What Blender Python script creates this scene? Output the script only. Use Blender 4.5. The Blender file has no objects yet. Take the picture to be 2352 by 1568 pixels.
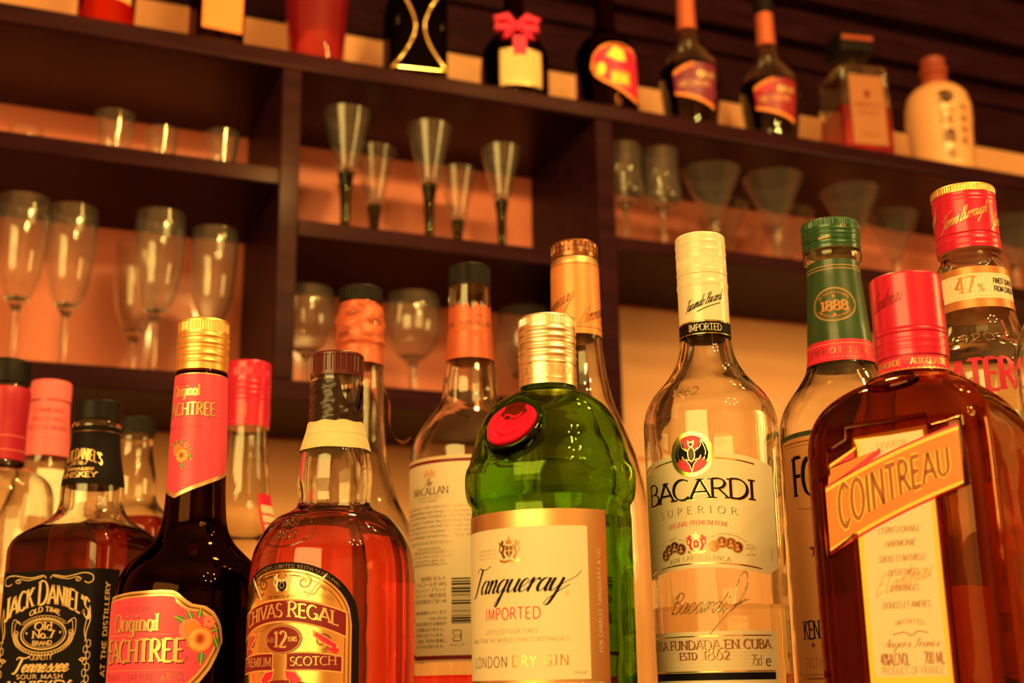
import bpy, bmesh, math, random
from math import sin, cos, pi, radians, sqrt, atan2
from mathutils import Vector, Matrix
random.seed(7)
S = bpy.context.scene
COL = S.collection

# ------------------------------------------------------------------ camera
CAM_Z = 1.20
cd = bpy.data.cameras.new('camera'); cam = bpy.data.objects.new('camera', cd); COL.objects.link(cam)
R3 = Matrix(((0.92665468, -0.08477322, -0.36623026),
             (-0.37558332, -0.2496245, -0.89253839),
             (-0.01575669, 0.96462485, -0.26315512)))
cam.matrix_world = Matrix.Translation((0, 0, CAM_Z)) @ R3.to_4x4()
cd.sensor_width = 36; cd.lens = 2942 / 2352 * 36
cd.clip_start = .02; cd.clip_end = 30
cd.dof.use_dof = True; cd.dof.focus_distance = .655; cd.dof.aperture_fstop = 8.5; cd.dof.aperture_blades = 8
S.camera = cam

# ------------------------------------------------------------------ world, exposure
w = bpy.data.worlds.new('world'); S.world = w; w.use_nodes = True
w.node_tree.nodes['Background'].inputs[0].default_value = (1, .5, .2, 1)
w.node_tree.nodes['Background'].inputs[1].default_value = .03
S.view_settings.view_transform = 'Standard'; S.view_settings.look = 'None'
S.view_settings.gamma = 1; S.view_settings.use_curve_mapping = False
S.view_settings.exposure = 0.02
cy = S.cycles
cy.max_bounces = 22; cy.transmission_bounces = 20; cy.glossy_bounces = 8; cy.diffuse_bounces = 4
cy.transparent_max_bounces = 8
cy.caustics_reflective = False; cy.caustics_refractive = True; cy.blur_glossy = .5
cy.sample_clamp_indirect = 9; cy.use_denoising = True

# ------------------------------------------------------------------ lights (warm lamps of the bar, some added for fill)
WARM = (1.0, .64, .16)
def light(name, kind, loc, power, size=.05, col=WARM, aim=None, size_y=None, spot=None):
    l = bpy.data.lights.new(name, kind); l.energy = power; l.color = col
    o = bpy.data.objects.new(name, l); COL.objects.link(o); o.location = loc
    if kind == 'AREA':
        l.size = size
        if size_y: l.shape = 'RECTANGLE'; l.size_y = size_y
    else: l.shadow_soft_size = size
    if spot: l.spot_size = radians(spot); l.spot_blend = .6
    if aim: o.rotation_euler = (Vector(aim) - Vector(loc)).to_track_quat('-Z', 'Y').to_euler()
    return o
BULBS = [(.62 + .24 * cos(a), -.52 + .24 * sin(a), 2.24) for a in [k * pi / 3 for k in range(6)]]
for p in BULBS: light('chandelier_light', 'POINT', p, 8.5, .018)
PEND = [(.89, .44, 2.40), (1.14, .42, 2.40), (.40, .78, 2.03)]  # the third, low one is added to brighten the left back panels
for p, e in zip(PEND, (4, 4, 14)): light('pendant_light', 'POINT', p, e, .03)
LANT = [((-1.42, -.62, 1.78), (.35, .85, 1.45), 38, 1.5, 1.2), ((2.05, -.1, 1.75), (.35, 1.6, 1.5), 8, .5, .6)]
for p, a, e, sx, sy in LANT: light('lantern_light', 'AREA', p, e, sx, aim=a, size_y=sy)
light('front_wall_fill', 'AREA', (.5, -1.95, 2.5), 26, 1.2, aim=(.5, -3, 1.4), size_y=.2)  # added fill, bounced off the front wall
for x in (.1, .9, 1.7): light('added_shelf_spot', 'SPOT', (x, .55, 2.62), 5, .03, aim=(x + .12, 1.45, 2.0), spot=80)  # spots added to brighten the top shelf

# ------------------------------------------------------------------ materials
MATS = {}
def pm(name, col, rough=.5, metal=0, coat=0, spec=.5, noise=0, nscale=60, bump=0, emit=0, sheen=0):
    if name in MATS: return MATS[name]
    m = bpy.data.materials.new(name); m.use_nodes = True; nt = m.node_tree
    b = nt.nodes['Principled BSDF']
    b.inputs['Base Color'].default_value = (*col, 1); b.inputs['Roughness'].default_value = rough
    b.inputs['Metallic'].default_value = metal; b.inputs['Coat Weight'].default_value = coat
    b.inputs['Coat Roughness'].default_value = .08; b.inputs['Specular IOR Level'].default_value = spec
    if noise or bump:
        tc = nt.nodes.new('ShaderNodeTexCoord'); n = nt.nodes.new('ShaderNodeTexNoise')
        n.inputs['Scale'].default_value = nscale; n.inputs['Detail'].default_value = 4
        nt.links.new(tc.outputs['Object'], n.inputs['Vector'])
        if noise:
            mx = nt.nodes.new('ShaderNodeMix'); mx.data_type = 'RGBA'
            mx.inputs[6].default_value = (*[c * (1 - noise) for c in col], 1)
            mx.inputs[7].default_value = (*[min(1, c * (1 + noise)) for c in col], 1)
            nt.links.new(n.outputs['Fac'], mx.inputs[0]); nt.links.new(mx.outputs[2], b.inputs['Base Color'])
        if bump:
            bp = nt.nodes.new('ShaderNodeBump'); bp.inputs['Strength'].default_value = bump; bp.inputs['Distance'].default_value = .001
            nt.links.new(n.outputs['Fac'], bp.inputs['Height']); nt.links.new(bp.outputs['Normal'], b.inputs['Normal'])
    if emit:
        b.inputs['Emission Color'].default_value = (*WARM, 1); b.inputs['Emission Strength'].default_value = emit
    MATS[name] = m; return m
def glass(name, col=(1, 1, 1), ior=1.47, rough=0, wob=0):
    if name in MATS: return MATS[name]
    m = bpy.data.materials.new(name); m.use_nodes = True; nt = m.node_tree; nt.nodes.remove(nt.nodes['Principled BSDF'])
    g = nt.nodes.new('ShaderNodeBsdfGlass'); g.inputs['Color'].default_value = (*col, 1)
    g.inputs['IOR'].default_value = ior; g.inputs['Roughness'].default_value = rough
    nt.links.new(g.outputs[0], nt.nodes['Material Output'].inputs[0])
    if wob:
        tc = nt.nodes.new('ShaderNodeTexCoord'); n = nt.nodes.new('ShaderNodeTexNoise')
        n.inputs['Scale'].default_value = 45; n.inputs['Detail'].default_value = 1
        nt.links.new(tc.outputs['Object'], n.inputs['Vector'])
        bp = nt.nodes.new('ShaderNodeBump'); bp.inputs['Strength'].default_value = wob; bp.inputs['Distance'].default_value = .004
        nt.links.new(n.outputs['Fac'], bp.inputs['Height']); nt.links.new(bp.outputs['Normal'], g.inputs['Normal'])
    MATS[name] = m; return m
def wood(name, dark, light_, scale=9):
    m = bpy.data.materials.new(name); m.use_nodes = True; nt = m.node_tree; b = nt.nodes['Principled BSDF']
    tc = nt.nodes.new('ShaderNodeTexCoord'); mp = nt.nodes.new('ShaderNodeMapping'); mp.inputs['Scale'].default_value = (1, 8, 8)
    n = nt.nodes.new('ShaderNodeTexNoise'); n.inputs['Scale'].default_value = scale; n.inputs['Detail'].default_value = 6
    r = nt.nodes.new('ShaderNodeValToRGB'); r.color_ramp.elements[0].color = (*dark, 1); r.color_ramp.elements[1].color = (*light_, 1)
    r.color_ramp.elements[0].position = .35; r.color_ramp.elements[1].position = .7
    for a, c in ((tc.outputs['Object'], mp.inputs[0]), (mp.outputs[0], n.inputs['Vector']), (n.outputs['Fac'], r.inputs[0]), (r.outputs[0], b.inputs['Base Color'])): nt.links.new(a, c)
    b.inputs['Roughness'].default_value = .42; b.inputs['Specular Tint'].default_value = (1, .55, .4, 1); b.inputs['Specular IOR Level'].default_value = .06; b.inputs['Coat Weight'].default_value = .02; b.inputs['Coat Roughness'].default_value = .18
    MATS[name] = m; return m
def add_diffuse(m, k, col=(.9, .88, .82)):  # mixes a plain diffuse colour into a glass shader
    nt = m.node_tree; o = nt.nodes['Material Output']; g = o.inputs[0].links[0].from_node
    d = nt.nodes.new('ShaderNodeBsdfDiffuse'); d.inputs[0].default_value = (*col, 1); mx = nt.nodes.new('ShaderNodeMixShader'); mx.inputs[0].default_value = k
    nt.links.new(g.outputs[0], mx.inputs[1]); nt.links.new(d.outputs[0], mx.inputs[2]); nt.links.new(mx.outputs[0], o.inputs[0])
GL = glass('clear_glass', (.985, .985, .96), wob=.12)
GTHIN = glass('stemware_glass', (.97, .97, .95))
add_diffuse(GTHIN, .024)  # pale haze stands in for the light thin glass catches
GSMOKE = glass('smoked_stem_glass', (.30, .34, .24))
GGREEN = glass('green_glass', (.56, .78, .14), wob=.3)
GBROWN = glass('brown_glass', (.30, .13, .06))
GAMBER = glass('amber_glass', (.76, .41, .23), wob=.15)
GDARK = glass('dark_glass', (.12, .09, .05))
LCLEAR = glass('clear_liquor', (.99, .98, .93), 1.36)
LWHISKY = glass('amber_whisky', (.97, .33, .33), 1.36)
LDARK = glass('dark_whisky', (.52, .10, .04), 1.36)
LRED = glass('red_liqueur', (.95, .10, .07), 1.36)
add_diffuse(LRED, .28, (.85, .03, .07))
LBLACK = glass('brown_liqueur', (.10, .04, .02), 1.36)
WOOD = wood('lacquered_dark_wood', (.015, .0034, .0075), (.030, .0068, .0135))
PAPER = pm('cream_paper', (.86, .80, .62), .55, noise=.04, nscale=25)
INK = {
 'cream': PAPER,
 'white': pm('white_print', (.92, .90, .80), .35, coat=.4),
 'black': pm('black_print', (.008, .007, .009), .55, spec=.1),
 'brown': pm('brown_print', (.10, .035, .012), .4),
 'grey': pm('faded_print', (.42, .25, .10), .6),
 'red': pm('red_print', (.76, .018, .10), .4),
 'dkred': pm('maroon_print', (.22, .010, .022), .45, spec=.3),
 'coral': pm('coral_print', (.92, .078, .19), .42, noise=.06, nscale=30),
 'orange': pm('orange_print', (.92, .27, .06), .45),
 'yellow': pm('yellow_print', (.95, .78, .10), .4),
 'green': pm('leaf_green_print', (.12, .30, .05), .5),
 'flesh': pm('peach_flesh_print', (.95, .50, .17), .5), 'pit': pm('peach_pit_print', (.70, .13, .04), .5),
 'pink': pm('pink_print', (.95, .30, .22), .5),
 'gold': pm('gold_foil', (.95, .72, .28), .22, 1),
 'satin': pm('satin_gold_foil', (.80, .56, .28), .42, 1),
 'bronze': pm('bronze_foil', (.36, .19, .09), .3, 1),
 'darkgreen': pm('dark_green_print', (.018, .085, .035), .35, coat=.3, noise=.25, nscale=40),
 'tan': pm('tan_paper', (.82, .42, .18), .5, noise=.08, nscale=20),
 'wine': pm('wine_red_print', (.30, .012, .03), .35),
 'purple': pm('purple_print', (.20, .02, .07), .35),
 'ltgold': pm('pale_gold_print', (.85, .62, .30), .3, .6),
}
CAP = {
 'gold': pm('gold_cap_metal', (.98, .60, .22), .38, .9), 'champ': pm('champagne_cap_metal', (.95, .80, .58), .36, 1),
 'red': pm('red_cap_metal', (.72, .014, .085), .3, .2, coat=.25), 'pink': pm('coral_plastic', (.92, .17, .22), .5),
 'black': pm('black_cap_plastic', (.008, .0055, .006), .45, spec=.16), 'maroon': pm('maroon_cap_plastic', (.10, .010, .010), .3),
 'white': pm('cream_cap_enamel', (.88, .83, .66), .3, coat=.3), 'green': pm('green_cap_enamel', (.015, .10, .045), .28, .3, coat=.3),
 'copper': pm('copper_foil', (.66, .145, .075), .42, .3, noise=.12, nscale=50, bump=.15), 'bronze': pm('bronze_cap_metal', (.30, .13, .07), .3, .9),
 'foil': pm('black_neck_foil', (.022, .010, .008), .24, spec=.35, bump=.5, nscale=70), 'tape': pm('masking_tape', (.80, .68, .42), .8, noise=.1, nscale=160, bump=.3),
 'wax': pm('red_wax', (.66, .008, .055), .6, spec=.12), 'ribbon': pm('red_ribbon_cloth', (.78, .02, .10), .6),
 'ceramic': pm('cream_ceramic', (.86, .44, .22), .3, coat=.4), 'brownwax': pm('brown_stopper', (.30, .045, .025), .5),
}

# ------------------------------------------------------------------ mesh helpers (millimetres in, metres out)
class MB:
    def __init__(s): s.v = []; s.f = []; s.m = []; s.mats = []
    def mi(s, mat):
        if mat not in s.mats: s.mats.append(mat)
        return s.mats.index(mat)
    def add(s, vs, fs, mat):
        b = len(s.v); s.v += [tuple(p) for p in vs]; k = s.mi(mat)
        for f in fs: s.f.append([i + b for i in f]); s.m.append(k)
    def box(s, x0, x1, y0, y1, z0, z1, mat, mtx=None):
        vs = [Vector((x, y, z)) for z in (z0, z1) for y in (y0, y1) for x in (x0, x1)]
        if mtx: vs = [mtx @ v for v in vs]
        s.add(vs, [(0, 2, 3, 1), (4, 5, 7, 6), (0, 1, 5, 4), (2, 6, 7, 3), (0, 4, 6, 2), (1, 3, 7, 5)], mat)
    def tube(s, pts, r, mat, n=8, radii=None):
        pts = [Vector(p) for p in pts]; rings = []; up = Vector((.31, .2, .93)).normalized()
        for i, p in enumerate(pts):
            d = (pts[min(i + 1, len(pts) - 1)] - pts[max(i - 1, 0)]).normalized()
            a = d.cross(up)
            if a.length < 1e-3: a = d.cross(Vector((1, 0, 0)))
            a.normalize(); b = d.cross(a); rr = radii[i] if radii else r
            rings.append([p + (a * cos(t) + b * sin(t)) * rr for t in [2 * pi * k / n for k in range(n)]])
        vs = [q for g in rings for q in g]; fs = []
        for i in range(len(pts) - 1):
            for k in range(n): fs.append((i * n + k, i * n + (k + 1) % n, (i + 1) * n + (k + 1) % n, (i + 1) * n + k))
        fs.append(tuple(range(n))); fs.append(tuple(reversed(range((len(pts) - 1) * n, len(pts) * n))))
        s.add(vs, fs, mat)
    def build(s, name, parent=None, smooth=True, scale=.001, fix=False):
        me = bpy.data.meshes.new(name); me.from_pydata([[c * scale for c in v] for v in s.v], [], s.f)
        for m in s.mats: me.materials.append(m)
        me.polygons.foreach_set('material_index', s.m)
        if fix:
            bm = bmesh.new(); bm.from_mesh(me); bmesh.ops.recalc_face_normals(bm, faces=bm.faces); bm.to_mesh(me); bm.free()
        if smooth:
            me.polygons.foreach_set('use_smooth', [True] * len(me.polygons))
            me.set_sharp_from_angle(angle=radians(38))
        o = bpy.data.objects.new(name, me); COL.objects.link(o)
        if parent: o.parent = parent
        return o
def tag(o, label=None, cat=None, group=None, kind=None):
    if label: o['label'] = label
    if cat: o['category'] = cat
    if group: o['group'] = group
    if kind: o['kind'] = kind
    return o
def thing(name, loc, rz, label, cat, group=None):
    o = bpy.data.objects.new(name, None); COL.objects.link(o); o.location = loc; o.rotation_euler = (0, 0, rz); o.empty_display_size = .02
    return tag(o, label, cat, group)
def copy_tree(o, parent=None):
    c = o.copy(); COL.objects.link(c)
    if parent: c.parent = parent
    for ch in list(o.children): copy_tree(ch, c)
    return c

# cross-section: q = 1 round, smaller q = rounded square of half width a; angle 0 faces front (-Y)
def sec(t, a, q):
    s, c = sin(t), cos(t)
    if q >= .999: return a * s, -a * c
    S_, C_ = abs(s), abs(c); f = a * (1 - q); r = a * q; d = a / max(S_, C_)
    if min(S_, C_) * d > f: d = f * (S_ + C_) + sqrt(max(0, r * r - f * f * (S_ - C_) ** 2))
    return d * s, -d * c
def P3(p): return (p[0], p[1], p[2] if len(p) > 2 else 1.0)
def fine(prof, step=2.5):
    o = []
    for a, b in zip(prof, prof[1:]):
        a, b = P3(a), P3(b); n = max(1, int(max(abs(a[0] - b[0]), abs(a[1] - b[1])) / step))
        o += [tuple(a[i] + (b[i] - a[i]) * k / n for i in range(3)) for k in range(n)]
    return o + [P3(prof[-1])]
def smooth_prof(prof, step=1.6):
    """Catmull-Rom through (z, a[, q]) points"""
    p = [P3(x) for x in prof]; o = []
    for i in range(len(p) - 1):
        p0, p1, p2, p3 = p[max(i - 1, 0)], p[i], p[i + 1], p[min(i + 2, len(p) - 1)]
        L = sqrt((p1[0] - p2[0]) ** 2 + (p1[1] - p2[1]) ** 2); n = max(1, min(12, int(L / step)))
        if L > 30: n = 2
        for k in range(n):
            t = k / n; q = []
            for c in range(3):
                m1 = (p2[c] - p0[c]) / 2; m2 = (p3[c] - p1[c]) / 2
                l1 = sqrt((p2[0] - p0[0]) ** 2 + (p2[1] - p0[1]) ** 2) / 2 or 1; l2 = sqrt((p3[0] - p1[0]) ** 2 + (p3[1] - p1[1]) ** 2) / 2 or 1
                m1 *= L / l1; m2 *= L / l2
                m1 = max(-abs(p2[c] - p1[c]) * 3, min(abs(p2[c] - p1[c]) * 3, m1)); m2 = max(-abs(p2[c] - p1[c]) * 3, min(abs(p2[c] - p1[c]) * 3, m2))
                q.append((2 * t ** 3 - 3 * t * t + 1) * p1[c] + (t ** 3 - 2 * t * t + t) * m1 + (-2 * t ** 3 + 3 * t * t) * p2[c] + (t ** 3 - t * t) * m2)
            o.append(tuple(q))
    return o + [p[-1]]
def rings(mb, rs, mat, n=96, cap0=True, cap1=True, mod=None):
    vs = []
    for i, (z, a, q) in enumerate(rs):
        for k in range(n):
            t = 2 * pi * k / n; aa = a + (mod(i, z, t) if mod else 0); x, y = sec(t, max(aa, .01), q); vs.append((x, y, z))
    fs = []
    for i in range(len(rs) - 1):
        for k in range(n): fs.append((i * n + k, i * n + (k + 1) % n, (i + 1) * n + (k + 1) % n, (i + 1) * n + k))
    if cap0: fs.append(tuple(reversed(range(n))))
    if cap1: fs.append(tuple(range((len(rs) - 1) * n, len(rs) * n)))
    mb.add(vs, fs, mat)
def r_at(prof, z):
    for a, b in zip(prof, prof[1:]):
        lo, hi = sorted((a[0], b[0]))
        if lo <= z <= hi and hi > lo:
            t = (z - a[0]) / (b[0] - a[0]); return a[1] + (b[1] - a[1]) * t, a[2] + (b[2] - a[2]) * t
    return (prof[0][1], prof[0][2]) if abs(z - prof[0][0]) < abs(z - prof[-1][0]) else (prof[-1][1], prof[-1][2])
def vessel(root, prof, mat, wall=2.6, floor=7, n=112, name='glass_body', liquid=None, level=0):
    """prof: (z, a, q) from base to lip. Glass shell with inner surface, plus its drink."""
    inner = [(z, a - wall, q) for z, a, q in prof if z > floor]
    ri, qi = r_at(prof, floor); inner = [(floor, max(ri - wall - 2.5, .5), qi), (floor + 1.2, ri - wall - .7, qi)] + [p for p in inner if p[0] > floor + 2]
    mb = MB(); rings(mb, prof + list(reversed(inner)), mat, n)
    g = mb.build(name, root)
    if liquid:
        lq = [(z, a + .25, q) for z, a, q in inner if z < level]; ra, qa = r_at(inner, level); lq.append((level, ra + .25, qa))
        mb = MB(); rings(mb, lq, liquid, 96); mb.build('liquid', root)
    return g
def solid(root, name, prof, mat, n=96, mod=None):
    mb = MB(); rings(mb, [P3(p) for p in prof], mat, n, mod=mod); return mb.build(name, root)
def knurl(z0, z1, amp, k):
    return lambda i, z, t: (amp * (1 if cos(k * t) > 0 else 0) if z0 <= z <= z1 else 0)
def screw_cap(root, z0, z1, r, mat, ribs=60, kz=None, beads=(), name='cap', n=None, amp=.28, edge=1.2):
    kz = kz or (z1 - 8, z1 - 1.6); ps = []
    zs = sorted(set([z0, z0 + .01] + [z0 + (z1 - edge - z0) * k / 40 for k in range(41)] + [z for b in beads for z in (b[0] - b[1], b[0], b[0] + b[1])] + [kz[0], kz[0] - .02, kz[1], kz[1] + .02]))
    ps.append((z0, r - 1.2))
    for z in zs:
        if z > z1 - edge: continue
        d = 0
        for bz, bw, bd in beads:
            if abs(z - bz) < bw: d += bd * (1 + cos(pi * (z - bz) / bw)) / 2
        ps.append((z, r + d))
    ps += [(z1 - edge * .5, r - edge * .13), (z1 - edge * .15, r - edge * .5), (z1, r - edge), (z1, .5)]
    return solid(root, name, ps, mat, n or ribs * 4 or 96, knurl(kz[0], kz[1], -amp, ribs) if ribs else None)

# ------------------------------------------------------------------ pen lettering
CAPS = {
'A': ".78|0,0 .4,1;.4,1 .8,0;.15,.34 .65,.34", 'B': ".66|.1,0 .1,1;.1,1 .3,1 ~.3,.76,.24,.24,90,-90 .1,.52;.3,.52 ~.32,.26,.3,.26,90,-90 .1,0",
'C': ".74|~.42,.5,.38,.5,48,312", 'D': ".82|.1,0 .1,1;.1,1 .32,1 ~.32,.5,.44,.5,90,-90 .1,0", 'E': ".62|.1,0 .1,1;.1,1 .56,1;.1,.52 .46,.52;.1,0 .58,0",
'F': ".56|.1,0 .1,1;.1,1 .55,1;.1,.52 .44,.52", 'G': ".82|~.42,.5,.38,.5,48,318;.72,.42 .72,.1;.5,.42 .74,.42", 'H': ".82|.1,0 .1,1;.72,0 .72,1;.1,.52 .72,.52",
'I': ".28|.14,0 .14,1", 'J': ".46|.34,1 .34,.2 ~.18,.2,.16,.22,0,-140", 'K': ".72|.1,0 .1,1;.1,.42 .62,1;.28,.6 .7,0", 'L': ".56|.1,0 .1,1;.1,0 .54,0",
'M': ".98|.1,0 .14,1;.14,1 .49,.1;.49,.1 .84,1;.84,1 .88,0", 'N': ".84|.1,0 .1,1;.1,1 .74,0;.74,0 .74,1", 'O': ".86|~.43,.5,.39,.5,90,450",
'P': ".62|.1,0 .1,1;.1,1 .3,1 ~.3,.74,.28,.26,90,-90 .1,.48", 'Q': ".86|~.43,.5,.39,.5,90,450;.48,.22 .84,-.14", 'R': ".7|.1,0 .1,1;.1,1 .3,1 ~.3,.75,.27,.25,90,-90 .1,.5;.32,.5 .7,0",
'S': ".58|~.3,.75,.22,.25,30,270 ~.29,.25,.25,.25,90,-150", 'T': ".68|.34,0 .34,1;.02,1 .66,1", 'U': ".8|.1,1 .1,.32 ~.4,.32,.3,.32,180,360 .7,1",
'V': ".76|.02,1 .38,0;.38,0 .74,1", 'W': "1.1|.02,1 .3,0;.3,0 .55,.9;.55,.9 .8,0;.8,0 1.08,1", 'X': ".72|.04,1 .7,0;.04,0 .7,1", 'Y': ".7|.02,1 .35,.48;.35,.48 .68,1;.35,.48 .35,0",
'Z': ".66|.06,1 .6,1;.6,1 .06,0;.06,0 .62,0", '0': ".6|~.3,.5,.25,.5,90,450", '1': ".4|.22,0 .22,1;.22,1 .06,.82", '2': ".58|~.29,.72,.23,.28,160,-25 .06,0;.06,0 .54,0",
'3': ".56|~.27,.76,.2,.24,150,-90 ;~.27,.26,.24,.26,90,-150", '4': ".62|.44,0 .44,1;.44,1 .04,.3;.04,.3 .6,.3", '5': ".56|.5,1 .14,1 .1,.56;~.26,.3,.25,.3,130,-150",
'6': ".6|~.3,.3,.24,.3,90,450;.1,.3 .16,.66 .44,1", '7': ".56|.05,1 .53,1;.53,1 .2,0", '8': ".6|~.3,.76,.2,.24,90,450;~.3,.26,.25,.26,90,450", '9': ".6|~.3,.7,.24,.3,90,450;.52,.7 .44,.3 .16,0",
'.': ".24|.12,0 .12,.06", ',': ".24|.14,.06 .06,-.16", "'": ".24|.14,1 .08,.76", '-': ".4|.06,.4 .34,.4", '%': ".8|.14,0 .66,1;~.18,.8,.14,.2,90,450;~.62,.2,.14,.2,90,450", '&': ".76|.7,0 .2,.7 ~.34,.8,.16,.18,200,-20 .1,.3 ~.3,.22,.22,.22,170,330 .7,.5",
':': ".24|.12,0 .12,.06;.12,.5 .12,.56", '/': ".4|.02,0 .38,1", '*': ".6|.3,.1 .3,.8;.02,.3 .58,.62;.58,.3 .02,.62", '®': ".9|~.45,.5,.42,.5,90,450;.32,.2 .32,.8 ~.42,.66,.16,.14,90,-90 .32,.52;.44,.5 .6,.2",
'a': ".54|~.25,.31,.2,.31,0,360;.46,.62 .46,0", 'b': ".56|.1,0 .1,1;~.3,.31,.2,.31,0,360", 'c': ".46|~.26,.31,.21,.31,45,315", 'd': ".56|~.25,.31,.2,.31,0,360;.46,1 .46,0", 'e': ".5|.06,.34 .45,.34 ~.25,.31,.2,.31,10,318",
'f': ".34|.14,0 .14,.8 ~.28,.8,.14,.2,180,60;.02,.6 .3,.6", 'g': ".54|~.25,.31,.2,.31,0,360;.46,.62 .46,-.12 ~.26,-.12,.2,.2,0,-150", 'h': ".56|.1,0 .1,1;.1,.4 ~.28,.42,.18,.2,180,0 .46,0", 'i': ".22|.11,0 .11,.62;.11,.84 .11,.92",
'j': ".24|.14,.62 .14,-.2;.14,.84 .14,.92", 'k': ".5|.1,0 .1,1;.1,.24 .44,.62;.22,.38 .48,0", 'l': ".22|.11,0 .11,1", 'm': ".82|.1,0 .1,.62;.1,.42 ~.26,.44,.16,.18,180,0 .42,0;.42,.42 ~.58,.44,.16,.18,180,0 .74,0",
'n': ".56|.1,0 .1,.62;.1,.42 ~.28,.44,.18,.18,180,0 .46,0", 'o': ".54|~.27,.31,.22,.31,0,360", 'p': ".56|.1,-.3 .1,.62;~.3,.31,.2,.31,0,360", 'q': ".56|~.25,.31,.2,.31,0,360;.46,-.3 .46,.62", 'r': ".38|.1,0 .1,.62;.1,.4 ~.28,.42,.18,.2,180,60",
's': ".42|~.21,.465,.15,.155,30,270 ~.2,.155,.17,.155,90,-150", 't': ".34|.15,.86 .15,.1 ~.26,.1,.11,.1,180,300;.02,.62 .32,.62", 'u': ".56|.1,.62 .1,.2 ~.28,.2,.18,.2,180,360 .46,.62;.46,.62 .46,0", 'v': ".48|.02,.62 .24,0;.24,0 .46,.62",
'w': ".74|.02,.62 .2,0;.2,0 .37,.58;.37,.58 .54,0;.54,0 .72,.62", 'x': ".48|.04,.62 .46,0;.04,0 .46,.62", 'y': ".5|.02,.62 .25,0;.48,.62 .16,-.3", 'z': ".46|.04,.62 .42,.62;.42,.62 .04,0;.04,0 .44,0"}
SCR = {
'a': ".5|^.42,.42 .26,.5 .1,.36 .06,.14 .16,0 .3,.12 .42,.42;^.44,.5 .38,.14 .44,0 .6,.18", 'n': ".5|^0,.3 .1,.5 .14,.4 .08,0;^.08,.1 .26,.46 .36,.48 .38,.3 .34,.08 .42,0 .58,.18",
'q': ".52|^.42,.42 .26,.5 .1,.36 .06,.14 .16,0 .3,.12 .42,.42;^.44,.5 .32,-.2 .22,-.5 .14,-.44 .3,-.1 .6,.18", 'u': ".5|^0,.3 .1,.5 .06,.16 .14,0 .3,.14 .42,.45;^.43,.5 .37,.14 .44,0 .58,.18",
'e': ".36|^0,.14 .2,.22 .32,.4 .24,.5 .1,.38 .06,.14 .18,0 .42,.18", 'r': ".38|^0,.3 .1,.5 .14,.46 .08,0;^.08,.1 .24,.42 .34,.5 .4,.42", 'y': ".5|^0,.3 .1,.5 .06,.16 .14,0 .3,.14 .42,.45;^.44,.5 .34,-.1 .22,-.48 .08,-.5 .08,-.36 .34,-.1 .76,.24",
's': ".4|^0,.1 .2,.4 .26,.54;^.26,.54 .34,.24 .28,.04 .12,0 .06,.08;^.28,.04 .36,.02 .46,.18", 'T': ".52|^-.06,.84 .06,1 .3,.96 .56,.94 .8,1.06;^.34,.96 .26,.5 .16,.08 .02,-.1 -.12,-.06", 'l': ".3|^0,.14 .2,.7 .18,1 .1,.8 .06,.12 .14,0 .34,.18",
'c': ".38|^.34,.42 .24,.5 .08,.36 .06,.12 .18,0 .42,.18", 'd': ".52|^.42,.42 .26,.5 .1,.36 .06,.14 .16,0 .3,.12 .42,.42;^.5,1 .38,.14 .44,0 .6,.18", 'i': ".26|^.1,.5 .06,.12 .14,0 .32,.18;.14,.72 .17,.76", 'o': ".42|^.22,.5 .06,.36 .06,.12 .18,0 .34,.12 .36,.36 .22,.5 .34,.4 .48,.42",
'g': ".5|^.42,.42 .26,.5 .1,.36 .06,.14 .16,0 .3,.12 .42,.42;^.44,.5 .34,-.1 .22,-.48 .08,-.5 .08,-.36 .34,-.08 .6,.18", 'h': ".5|^0,.14 .2,.7 .2,1 .12,.9 .08,0;^.08,.1 .26,.46 .36,.48 .38,.3 .34,.08 .42,0 .58,.18", 'm': ".76|^0,.3 .1,.5 .12,.4 .08,0;^.08,.1 .24,.46 .34,.46 .32,0;^.32,.1 .5,.46 .6,.48 .6,.1 .68,0 .84,.18",
't': ".32|^.16,.9 .08,.12 .16,0 .36,.18;-.02,.6 .34,.64", 'B': ".52|^.2,.95 .16,.5 .08,0;^.02,.76 .18,1 .48,.94 .46,.66 .2,.54 .5,.44 .5,.12 .28,0 .1,.06", 'F': ".5|^.04,.84 .26,1 .66,.98;^.4,.98 .32,.4 .2,0 .02,.02;.18,.52 .48,.56", 'H': ".62|^.16,1 .12,.5 .04,0;^.56,1 .5,.5 .46,.06 .6,0;.08,.46 .54,.54",
'J': ".46|^-.2,.6 .1,.92 .4,1 1.0,1.1 ;^.4,1 .34,.4 .24,-.1 .06,-.26 .0,-.16 .4,.1", 'E': ".5|^.5,.84 .4,1 .2,.86 .2,.6 .34,.54;^.34,.54 .08,.44 .06,.1 .26,0 .56,.18", 'C': ".5|^.54,.8 .46,1 .24,.9 .06,.5 .08,.12 .28,0 .58,.2", 'A': ".56|^0,.04 .2,.3 .46,1;^.46,1 .46,.4 .52,0;.16,.36 .54,.36", ' ': ".3|"}
def catmull(pts, k=5):
    o = []
    for i in range(len(pts) - 1):
        p0, p1, p2, p3 = pts[max(i - 1, 0)], pts[i], pts[i + 1], pts[min(i + 2, len(pts) - 1)]
        for j in range(k):
            t = j / k
            o.append(tuple(.5 * (2 * p1[c] + (p2[c] - p0[c]) * t + (2 * p0[c] - 5 * p1[c] + 4 * p2[c] - p3[c]) * t * t + (3 * p1[c] - p0[c] - 3 * p2[c] + p3[c]) * t ** 3) for c in (0, 1)))
    return o + [pts[-1]]
_gc = {}
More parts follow.
